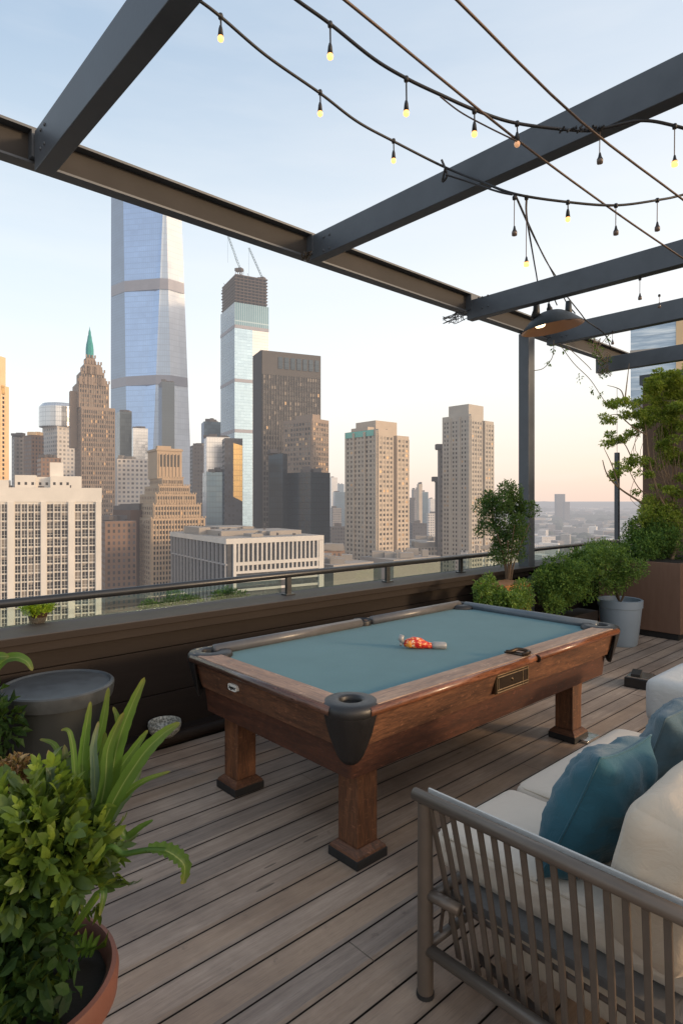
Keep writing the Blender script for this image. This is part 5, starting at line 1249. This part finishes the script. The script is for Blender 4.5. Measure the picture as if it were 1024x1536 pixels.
# far hill, its dark tower, and the carpet of low houses
t1_=thing('hill_tower','small dark blue tower on the far hill right of the post','building',tuple(P(840,775,3000)))
s=B(831,834,847,741,3000,12); mb=MB(); s.vol(mb); mb.build('wall',M['grid4'],t1_); s=B(843,846,854,753,2960,12); mb=MB(); s.vol(mb); mb.build('wing',M['grid4'],t1_)
def hill(name,u0,u1,d,zmax,seed):
    mb=MB(); n=40; vs=[]
    for i in range(n+1):
        u=u0+(u1-u0)*i/n; e=math.sin(math.pi*i/n)**.6; h=ZG+(zmax-ZG)*e*(.75+.5*mnoise.noise(Vector((i*.25,seed,0)))); 
        for dd,hh in ((d*.86,ZG-1),(d*.97,h*.75+ZG*.25),(d,h),(d*1.2,ZG-1)): p=cam2w((u-512)/F*dd,dd,hh); vs.append(p)
    mb.add(vs,[(i*4+j,(i+1)*4+j,(i+1)*4+j+1,i*4+j+1) for i in range(n) for j in range(3)]); mb.build(name,M['hill'],kind='structure',smooth=True)
hill('hills',790,960,3200,-62,1); hill('far_hills',500,1200,9000,-20,5); hill('far_hills',-300,560,11000,60,9)
mb=MB(); cm=[M['grid1'],M['grid3'],M['grid5'],M['grid4'],M['roof'],M['s_white'],M['s_red'],M['roofd']]
f=420.0
while f<9000:
    st_=18+f*.022; r=-.64*f
    while r<.64*f:
        if random.random()<.78:
            ff=f+random.uniform(-.4,.4)*st_; rr_=r+random.uniform(-.35,.35)*st_; u=512+F*rr_/ff
            hgt=random.choice((6,8,9,12,14,18,22))*(1+f/9000)
            if u<760 and random.random()<.18: hgt=random.uniform(25,60)
            c=cam2w(rr_,ff,ZG+hgt/2); mb.obox(c,st_*random.uniform(.35,.85),st_*random.uniform(.35,.85),hgt,random.choice((.35,.35,.8,1.2)),random.choices(range(8),(3,3,3,2,2,1.6,1.2,1.5))[0])
        r+=st_
    f+=st_*1.05
mb.build('city_blocks',cm,kind='stuff')
mb=MB()
f=600.0
while f<6000:
    st_=22+f*.03; r=-.2*f
    while r<.62*f:
        if random.random()<.5:
            c=cam2w(r+random.uniform(-.5,.5)*st_,f+random.uniform(-.5,.5)*st_,ZG+3); rd=st_*random.uniform(.12,.3)
            mb.lathe([(0,-3),(rd*.8,0),(rd,rd*.35),(rd*.6,rd*.75),(0,rd*.9)],c,6)
        r+=st_
    f+=st_
mb.build('street_trees',M['hill'],kind='stuff')
# glass tower above the penthouse wing
C_=((945-512)/F*62,62.0); a_=(math.cos(R(-26)),math.sin(R(-26)))
s=B(0,945,0,489,62,-26,z0=11.6,la=solve(C_,a_,1110),lb=14); t=bthing('sky_tower','glass tower mirroring clouds behind the wiry tree at the right edge',s)
lo_=H+(750-600)/F*62
mb=MB(); s.vol(mb,z0=lo_); mb.build('glass_wall',M['skyglass'],t); mb=MB(); s.vol(mb,solve(C_,a_,1013),s.la+.2,-.3,.5,lo_,s.zt+.05); mb.build('stone_pier',M['s_sunlit'],t)
mb=MB(); s.vol(mb,-.05,s.la,-.35,.4,lo_+4.3,lo_+4.9); s.vol(mb,solve(C_,a_,968),s.la,.3,13,-40,lo_); mb.build('podium',M['s_grey'],t)
# ---- end city
#CITY1
# ================================================================== CAMERA / LIGHT / WORLD
cam=bpy.data.cameras.new('camera'); co=bpy.data.objects.new('camera',cam); COL.objects.link(co)
co.location=(0,0,H); co.rotation_euler=(R(90),0,R(47.6-90))
cam.sensor_fit='VERTICAL'; cam.sensor_height=36; cam.lens=36*F/1536; cam.shift_y=-18/1536; cam.clip_start=.05; cam.clip_end=60000
S.camera=co
SUND=(Vector((RX,RY,0))*.93-Vector((FX,FY,0))*.36).normalized(); EL=12
sd=Vector((SUND.x*math.cos(R(EL)),SUND.y*math.cos(R(EL)),math.sin(R(EL))))
sl=bpy.data.lights.new('sun','SUN'); so_=bpy.data.objects.new('sun',sl); COL.objects.link(so_)
sl.energy=2.2; sl.angle=R(7); sl.color=(1,.70,.42); so_.rotation_euler=sd.to_track_quat('Z','Y').to_euler()
w=bpy.data.worlds.new('World'); S.world=w; w.use_nodes=True; nt=w.node_tree; nt.nodes.clear()
sky=nt.nodes.new('ShaderNodeTexSky'); sky.sky_type='NISHITA'; sky.sun_disc=False; sky.sun_elevation=R(EL); sky.sun_rotation=math.atan2(SUND.x,SUND.y); sky.air_density=1; sky.dust_density=2
b1_=nt.nodes.new('ShaderNodeBackground'); b1_.inputs[1].default_value=.02; nt.links.new(sky.outputs[0],b1_.inputs[0])
tc=nt.nodes.new('ShaderNodeTexCoord'); sx=nt.nodes.new('ShaderNodeSeparateXYZ'); nt.links.new(tc.outputs['Generated'],sx.inputs[0])
el=sx.outputs[2]
Lr=ramp(nt,el,[(0,(.84,.79,.73)),(.06,(.92,.90,.86)),(.17,(.90,.94,.96)),(.34,(.72,.82,.90)),(.58,(.40,.53,.69)),(1,(.34,.45,.60))])
Rr=ramp(nt,el,[(0,(.93,.68,.56)),(.05,(1,.79,.63)),(.13,(1,.93,.81)),(.26,(1,.99,.97)),(.42,(.86,.90,.94)),(.62,(.62,.71,.82)),(1,(.40,.48,.60))])
dr_=math_(nt,'ADD',math_(nt,'MULTIPLY',sx.outputs[0],RX),math_(nt,'MULTIPLY',sx.outputs[1],RY))
fz=math_(nt,'MULTIPLY_ADD',dr_,1.0,.45,clamp=True)
mixsky=mixc(nt,fz,Lr,Rr)
hz_=noise_(nt,mapping(nt,tc.outputs['Generated'],(1.2,1.2,7)),1.6,5,.55)
mixsky=mixc(nt,math_(nt,'MULTIPLY',math_(nt,'SUBTRACT',hz_,.42,clamp=True),.9,clamp=True),mixsky,(.93,.93,.93))
ds_=math_(nt,'ADD',math_(nt,'MULTIPLY',sx.outputs[0],SUND.x),math_(nt,'MULTIPLY',sx.outputs[1],SUND.y))
gl=math_(nt,'POWER',math_(nt,'MAXIMUM',math_(nt,'MULTIPLY_ADD',ds_,1.0,-.12),0.0),1.3)  # warm glow added on the sun side of the sky to fill the terrace
gl=math_(nt,'MULTIPLY',gl,math_(nt,'SUBTRACT',1.1,el,clamp=True))
vm=nt.nodes.new('ShaderNodeVectorMath'); vm.operation='SCALE'; vm.inputs[0].default_value=(2.0,1.38,.86); nt.links.new(gl,vm.inputs['Scale'])
va2=nt.nodes.new('ShaderNodeVectorMath'); va2.operation='ADD'; nt.links.new(mixsky,va2.inputs[0]); nt.links.new(vm.outputs[0],va2.inputs[1]); mixsky=va2.outputs[0]
b2_=nt.nodes.new('ShaderNodeBackground'); b2_.inputs[1].default_value=1.06; nt.links.new(mixsky,b2_.inputs[0])
ad=nt.nodes.new('ShaderNodeAddShader'); nt.links.new(b1_.outputs[0],ad.inputs[0]); nt.links.new(b2_.outputs[0],ad.inputs[1])
wo=nt.nodes.new('ShaderNodeOutputWorld'); nt.links.new(ad.outputs[0],wo.inputs[0])
S.view_settings.view_transform='Standard'; S.view_settings.look='None'; S.view_settings.exposure=0
S.render.engine='CYCLES'; S.cycles.use_denoising=True; S.cycles.max_bounces=8; S.cycles.transparent_max_bounces=12
